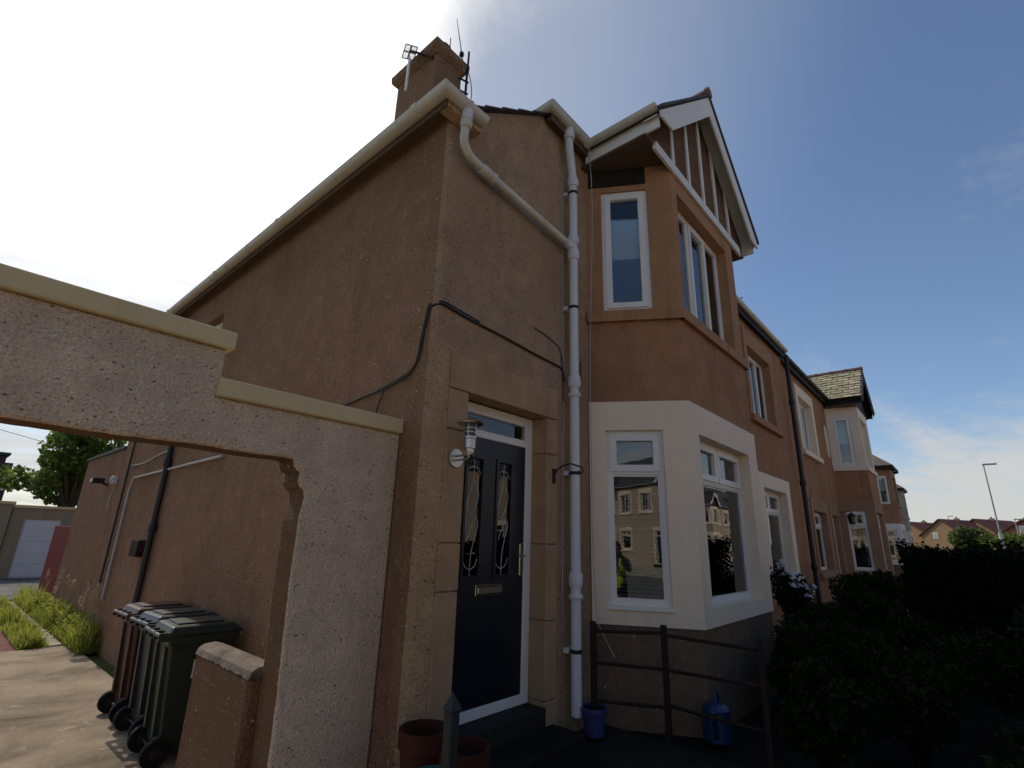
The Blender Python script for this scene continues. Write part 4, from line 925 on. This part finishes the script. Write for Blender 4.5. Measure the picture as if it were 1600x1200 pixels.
H3 = terrace_house('terraced_house', 'third house with brown upper bay and white painted lower bay', 22.0, 31.0, (24.0, 24.4, 26.4, 26.8), 0, [(28.2, 29.6, 4.04, 5.5)], [(28.2, 29.6, 1.06, 2.5)], (27.1, 27.95, .1, 2.5), bay_kw=dict(low='white_paint', up='stone_red', roof='slate_grey', hip=True))
H3.location.x += 10.9; H3.location.y += .88
H4 = terrace_house('terraced_house', 'farthest house with pale cream upper bay at the end of the row', 29.4, 38, (30.2, 30.6, 32.5, 32.9), 0, [(35, 36.4, 4.04, 5.5)], [(35, 36.4, 1.06, 2.5)], (33.4, 34.25, .1, 2.5), bay_kw=dict(low='cream_paint', mid='roughcast_cream', up='roughcast_cream', roof='slate_grey', hip=True))
H4.location.x += 18.2; H4.location.y += 1.5
# houses across the road: some mirrored in the windows, others added for sunlit bounce
AL = 'sunlit terraced house in the row across the road, out of direct view'; AG = 'terraced houses across the road'
def copy_tree(o, parent=None):
    c = o.copy(); COL.objects.link(c)
    if parent is not None: c.parent = parent
    for ch in list(o.children): copy_tree(ch, c)
    return c
acr = terrace_house('opposite_house', AL, 0, 10.5, (3.2, 3.7, 5.7, 6.2), 0, [(.9, 2.4, 4.04, 5.5), (8.3, 9.8, 4.04, 5.5)], [(.9, 2.4, 1.06, 2.5)], (7.0, 7.9, .1, 2.5), loc=(5.25, YF, G), group=AG, wallm='roughcast_grey', lowm='cream_paint', bay_kw=dict(mid='roughcast_grey', up='cream_paint', barge='white_paint'), gut='pipe_white')
acr.rotation_euler = (0, 0, math.pi); acr.location = (-44, -19, G)
for k in range(1, 13):
    c = copy_tree(acr); c.location.x = -44+10.5*k

# ------------------------------------------------------------------ garden
def hedge(name, label, x0, x1, y0, y1, z0, z1, n, size=.055):
    t = thing(name, label, 'hedge', ((x0+x1)/2, (y0+y1)/2, z0))
    def smp(n):
        p = rng.uniform(0, 1, (n, 3)); f = rng.integers(0, 5, n); 
        p[f == 0, 0] = rng.uniform(0, .12, (f == 0).sum()); p[f == 1, 0] = rng.uniform(.88, 1, (f == 1).sum()); p[f == 2, 1] = rng.uniform(0, .15, (f == 2).sum())
        p[f == 3, 1] = rng.uniform(.85, 1, (f == 3).sum()); p[f == 4, 2] = rng.uniform(.9, 1, (f == 4).sum())
        q = np.stack([x0+(x1-x0)*p[:, 0], y0+(y1-y0)*p[:, 1], z0+(z1-z0)*p[:, 2]], 1)
        wob = .06*np.sin(q[:, 1]*5+q[:, 0]*3)+.05*np.sin(q[:, 0]*7.3+1)+rng.normal(size=n)*.05
        q[:, 2] += wob*p[:, 2]; q[:, 0] += wob*.5; q[:, 1] += wob*.5
        return q
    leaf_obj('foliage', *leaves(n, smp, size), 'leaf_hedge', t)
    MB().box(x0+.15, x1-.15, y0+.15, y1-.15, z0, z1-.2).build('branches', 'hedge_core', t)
    return t
hedge('hedge', 'dense dark hedge at the right edge between the front gardens', 8.9, 9.8, -2.4, .80, 0, 1.60, 30000, .038)
hedge('hedge', 'dark clipped hedge along the pavement behind the viewpoint, reflected in glass', 2.4, 9.5, -2.5, -1.6, 0, 1.45, 14000)
for lab, x, y, rx, ry, h in (
    ('dark leafy shrub below the bay front window', 6.2, 1.35, .85, .5, .86), ('rounded dark shrub in front of the tall hedge', 7.9, .75, .9, .7, 1.12),
    ('low dark shrub nearest the lower right corner', 3.95, -.35, .75, .65, .80), ('broad dark shrub right of the railing', 5.35, .55, .9, .6, .84),
    ('upright dark shrub against the tall hedge', 8.5, 1.2, .5, .5, 1.22), ('dark shrub filling the right foreground', 6.6, -.35, 1.05, .75, 1.08),
    ('small dark shrub at the foot of the railing', 4.5, 1.0, .42, .40, .80), ('dark shrub between the bay corner and the flowering one', 7.4, 1.6, .7, .5, .95),
    ('dark shrub tucked under the right-hand end of the bay', 5.75, 1.25, .62, .45, .72),
    ('dark bush in the lower right corner of the photo', 5.0, -.75, .85, .6, .98)):
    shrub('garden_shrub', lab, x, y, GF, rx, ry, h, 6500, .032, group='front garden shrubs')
shrub('flowering_shrub', 'shrub with white flower clusters by the second ground floor window', 8.85, 2.2, GF, .42, .36, 1.3, 2600, .035, flower=(34, .05))
shrub('neighbour_shrub', 'dark shrub under the next house windows', 12.5, 1.5, GF, .9, .7, 1.1, 3000, .07)
shrub('neighbour_shrub', 'dark shrub before the next house doorway', 15.0, 1.0, GF-.1, 1.0, .8, 1.15, 3000, .08)
# railing between path and bay garden
rl = thing('garden_railing', 'dark rusty three-bar garden railing below the bay', 'railing', (4.35, 2.0, GF))
RP = [(4.10, 2.62), (4.42, 2.12), (4.42, 1.35)]
for x, y in RP: MB().box(x-.022, x+.022, y-.022, y+.022, 0, .93).build('post', 'rusty', rl, bevel=.005)
for z in (.32, .60, .86):
    for a, b in zip(RP, RP[1:]): MB().tube([(*a, z+random.uniform(-.012, .012)), (*b, z+random.uniform(-.012, .012))], .015, 6).build('rail', 'rusty', rl)
def pot(name, label, x, y, z, r, h, m, plant=None, cat='plant pot'):
    t = thing(name, label, cat, (x, y, z))
    MB().lathe((x, y, z), [(r*.72, 0), (r*.95, h*.82), (r*1.06, h*.83), (r*1.06, h), (r*.93, h), (r*.88, h*.8)], 22).build('pot', m, t, smooth=True)
    MB().lathe((x, y, z+h*.78), [(.002, .03), (r*.9, .03), (r*.9, 0)], 16).build('compost', 'soil', t)
    if plant: leaf_obj('plant', *leaves(plant[0], blobs([(x+random.uniform(-.6, .6)*r, y+random.uniform(-.6, .6)*r, z+h+plant[1]*random.uniform(.2, .7), r*.5, r*.5, plant[1]*.4) for _ in range(5)]), plant[2]), plant[3], t)
    return t
pot('blue_pot', 'blue glazed plant pot at the foot of the white downpipe', 4.03, 2.58, GF+.04, .105, .20, 'blue_pot')
pot('terracotta_pot', 'orange terracotta pot left of the doorstep', 2.32, 2.35, GF, .15, .42, 'terracotta')
pot('terracotta_pot', 'taller orange pot behind the dark post', 2.18, 2.52, GF, .14, .50, 'terracotta')
pot('teal_pot', 'teal plant pot low beside the dark post', 2.0, 2.22, GF, .12, .40, 'teal')
po = thing('gate_post', 'dark pointed post in front of the door pots', 'post', (1.98, 2.08, GF))
MB().box(1.945, 2.005, 2.06, 2.12, GF-.2, .78).build('shaft', 'post_paint', po, bevel=.006)
MB().add([(1.94, 2.055, .781), (2.01, 2.055, .781), (2.01, 2.125, .781), (1.94, 2.125, .781), (1.975, 2.09, .86)], [(3, 2, 1, 0), (0, 1, 4), (1, 2, 4), (2, 3, 4), (3, 0, 4)]).build('cap', 'post_paint', po)
wc = thing('watering_can', 'bright blue plastic watering can among the dark garden plants', 'watering can', (4.75, 1.85, GF))
MB().lathe((4.75, 1.85, GF), [(.10, 0), (.12, .02), (.11, .24), (.08, .27), (.05, .28)], 16).build('body', 'blue_plastic', wc, smooth=True)
MB().tube([(4.65, 1.82, GF+.06), (4.52, 1.78, GF+.22), (4.46, 1.76, GF+.30)], [.022, .017, .03], 8).build('spout', 'blue_plastic', wc, smooth=True)
MB().tube(bend([(4.72, 1.84, GF+.27), (4.78, 1.86, GF+.37), (4.88, 1.88, GF+.32), (4.86, 1.88, GF+.12)]), .012, 6).build('handle', 'blue_plastic', wc, smooth=True)

# ------------------------------------------------------------------ far street
def lamp_post(label, x, y, h, bl):
    t = thing('street_lamp', label, 'street lamp', (x, y, G), 'street lamps along the road')
    MB().lathe((x, y, G), [(.09, 0), (.09, bl), (.055, bl+.1), (.04, h-G)], 10).build('column', 'lamp_grey', t, smooth=True)
    MB().lathe((x, y, G), [(.115, .02), (.115, bl)], 10).build('base_sleeve', 'lamp_pale', t, smooth=True)
    MB().box(x-.12, x+.12, y-.75, y+.08, h-.02, h+.09).build('lamp_head', 'lamp_grey', t, bevel=.03)
    return t
lamp_post('tall grey street lamp with pale base near the right edge', 52, -1.55, 7.95, 3.2)
lamp_post('distant short looking street lamp before the far houses', 120, 2.65, 7.6, 2.5)
lamp_post('distant street lamp half hidden at far right', 75, -3.6, 5.0, 2.6)
def far_house(label, x, y, wdt, dep, ze, zr, wm, rot=0.0):
    t = thing('far_house', label, 'house', (x, y, G), 'houses at the far end of the street')
    # gable faces -X, ridge along X
    y0, y1 = y-wdt/2, y+wdt/2; x1 = x+dep; ym = y
    MB().prism([(x, y0, G-3), (x, y1, G-3), (x, y1, ze), (x, ym, zr), (x, y0, ze)], (dep, 0, 0)).build('wall', wm, t)
    for sg in (-1, 1):
        a = Vector((x-.25, ym, zr+.08)); b = Vector((x-.25, ym+sg*(wdt/2+.4), ze-.25))
        MB().prism([a, b, b+Vector((0, 0, .16)), a+Vector((0, 0, .16))], (dep+.5, 0, 0)).build('roof', 'tile_far', t)
    c = MB().box(x+dep*.45, x+dep*.45+.6, ym-.3, ym+.3, zr-.3, zr+.45).build('chimney', wm, t); MB().lathe((x+dep*.45+.3, ym, zr+.45), [(.13, 0), (.11, .25)], 8).build('chimney_pot', 'terracotta', c)
    for xx in (x+1.2, x+4.2):
        for zz in (.8, 3.5):
            f = MB().box(xx, xx+1.4, y0-.05, y0+.05, zz, zz+1.2).build('window', 'pvc', t); MB().box(xx+.1, xx+.65, y0-.07, y0-.051, zz+.1, zz+1.1).build('pane', 'glass', f); MB().box(xx+.75, xx+1.3, y0-.07, y0-.051, zz+.1, zz+1.1).build('pane', 'glass', f)
    f = MB().box(x-.05, x+.05, y+.6, y+1.4, 3.6, 4.6).build('window', 'pvc', t); MB().box(x-.07, x-.051, y+.68, y+1.32, 3.7, 4.5).build('pane', 'glass', f)
    t.rotation_euler[2] = rot
    return t
far_house('tan far house with maroon roof partly behind the terrace end', 118, 8.3, 7, 9, 4.0, 6.4, 'brick_far', R(-28))
far_house('tan far house with maroon roof behind the short street lamp', 112, 3.7, 6.5, 9, 4.2, 6.6, 'brick_far', R(-30))
far_house('tan far house with maroon roof left of the tall street lamp', 118, -.6, 7, 10, 4.3, 6.9, 'brick_far', R(-30))
far_house('orange brick far house cut by the right edge of the photo', 80, -5.3, 7, 9, 3.6, 5.6, 'brick_far_red', R(-25))
def far_tree(label, x, y, rx, ry, z0, z1, n, size, m='leaf_far'):
    cs = [(x+random.uniform(-.6, .6)*rx, y+random.uniform(-.7, .7)*ry, z0+(z1-z0)*random.uniform(.25, .8), rx*.45, ry*.42, (z1-z0)*.22) for _ in range(12)]
    return tree('far_tree', label, x, y, G-1, z1-z0, cs, n, size, m, 'trees at the far end of the street')
far_tree('pale green bushy tree beside the tall street lamp', 70, .1, 2.0, 1.7, .3, 4.2, 3200, .22)
far_tree('darker green tree right of the tall street lamp', 66, -2.9, 2.0, 1.6, .2, 3.6, 3000, .22, 'leaf_tree')
far_tree('small green tree below the leftmost far house', 95, 7.4, 2.0, 1.6, -.2, 2.6, 1800, .25)
far_tree('small distant tree between the far house roofs', 160, 2.2, 1.6, 1.4, 3.0, 8.0, 900, .3, 'leaf_tree')
hedge('street_hedge', 'long low dark hedge in front of the far houses', 45, 46.5, -8, 6, -.2, 1.75, 7000, .16)

# ------------------------------------------------------------------ the photographer, mirrored in the canted bay window
FH = Vector((math.cos(YAW), math.sin(YAW), 0)); RH = Vector((math.sin(YAW), -math.cos(YAW), 0))
PB = Vector((0, 0, 0)) - FH*.50; PB.z = G
pe = thing('person', 'person in dark jacket with yellow high visibility bands photographing, mirrored in bay window', 'person', PB)
def PP(f, r, z): return FH*f+RH*r+Vector((0, 0, z))
def skin(name, verts, edges, parent, root=0, sub=2):
    me = bpy.data.meshes.new(name); me.from_pydata([PP(*v[:3]) for v in verts], edges, []); o = bpy.data.objects.new(name, me); COL.objects.link(o)
    m = o.modifiers.new('s', 'SKIN'); m.use_smooth_shade = True; sv = me.skin_vertices[0].data
    for i, v in enumerate(verts): sv[i].radius = (v[3], v[4] if len(v) > 4 else v[3]); sv[i].use_root = (i == root)
    o.modifiers.new('u', 'SUBSURF').levels = sub; o.modifiers['u'].render_levels = sub
    dg = bpy.context.evaluated_depsgraph_get(); me2 = bpy.data.meshes.new_from_object(o.evaluated_get(dg)); bpy.data.objects.remove(o)
    me2.name = name; o = bpy.data.objects.new(name, me2); COL.objects.link(o); o.parent = parent; return o
v = [(0, 0, .95, .15, .12), (0, 0, 1.15, .15, .11), (.01, 0, 1.36, .17, .12), (.02, 0, 1.49, .06), (.05, 0, 1.57, .065), (.06, 0, 1.66, .085, .10), (.05, 0, 1.74, .06)]
e = [(0, 1), (1, 2), (2, 3), (3, 4), (4, 5), (5, 6)]
for sg in (-1, 1):
    b = len(v); v += [(.0, sg*.19, 1.41, .075), (.16, sg*.27, 1.22, .055), (.34, sg*.16, 1.50, .042), (.43, sg*.10, 1.68, .030, .022)]; e += [(2, b), (b, b+1), (b+1, b+2), (b+2, b+3)]
    for k, (q, ln) in enumerate(((.0, .06), (.018, .07), (.036, .068), (.052, .055))):
        j = len(v); v += [(.462, sg*(.085-q*.3), 1.66+q, .009), (.475, sg*(.085-ln*.6), 1.66+q, .008), (.47, sg*(.085-ln), 1.66+q, .007)]; e += [(b+3, j), (j, j+1), (j+1, j+2)]
    j = len(v); v += [(.42, sg*.07, 1.715, .010), (.43, sg*.04, 1.74, .008)]; e += [(b+3, j), (j, j+1)]
    j = len(v); v += [(0, sg*.10, .86, .10), (.02, sg*.12, .48, .065), (-.02, sg*.13, .10, .05), (.05, sg*.135, .045, .045), (.15, sg*.145, .035, .035)]; e += [(0, j), (j, j+1), (j+1, j+2), (j+2, j+3), (j+3, j+4)]
bo = skin('body', v, e, pe)
for mn in ('trousers', 'jacket', 'hivis', 'skin', 'rubber'): bo.data.materials.append(MAT[mn])
for p in bo.data.polygons:
    c = p.center; f, r_, z = c.dot(FH), c.dot(RH), c.z
    i = 4 if z < .11 else 0 if z < .92 else 1
    if i == 1:
        if z > 1.52 and f < .2: i = 3
        elif f > .41: i = 3
        elif f < .13 and (1.02 < z < 1.09 or 1.17 < z < 1.24) or (.12 < f < .2 and z < 1.33) or (.05 < abs(r_) < .11 and f < .2 and z > 1.24 and z < 1.5): i = 2
    p.material_index = i
hm = MB().lathe((0, 0, 0), [(.02, .125), (.06, .115), (.09, .08), (.103, .03), (.10, -.03), (.085, -.07)], 16)
hm.V = [tuple(PB+PP(.035+a*.98, b*.9, 1.665+c)) for a, b, c in hm.V]; hm.F = [f for f in hm.F if not all((Vector(hm.V[i])-PB).dot(FH) > .09 and (Vector(hm.V[i])-PB).z < 1.72 for i in f)]; hm.build('hair', 'hair', pe, smooth=True)
def ball(f, r_, z, q): return MB().lathe(tuple(PB+PP(f, r_, z)), [(q*.3, -q), (q*.8, -q*.6), (q, 0), (q*.8, q*.6), (q*.3, q)], 10)
for sg in (-1, 1): ball(.145, sg*.034, 1.665, .012).build('eye', 'iron', pe, smooth=True); ball(.05, sg*.088, 1.65, .022).build('ear', 'skin', pe, smooth=True)
MB().tube([tuple(PB+PP(.145, 0, 1.665)), tuple(PB+PP(.168, 0, 1.625)), tuple(PB+PP(.14, 0, 1.615))], [.008, .014, .010], 8).build('nose', 'skin', pe, smooth=True)
MB().tube([tuple(PB+PP(.14, -.022, 1.588)), tuple(PB+PP(.148, 0, 1.588)), tuple(PB+PP(.14, .022, 1.588))], .005, 6).build('mouth', 'terracotta', pe)
ph_ = thing('phone', 'black smartphone held up by the photographer', 'phone', PB+PP(.46, 0, 1.66))
pm = MB().box(-.078, .078, -.004, .004, -.038, .038); pm.V = [tuple(PB+PP(.462+b, a, 1.735+c)) for a, b, c in pm.V]; pm.build('case', 'rubber', ph_)
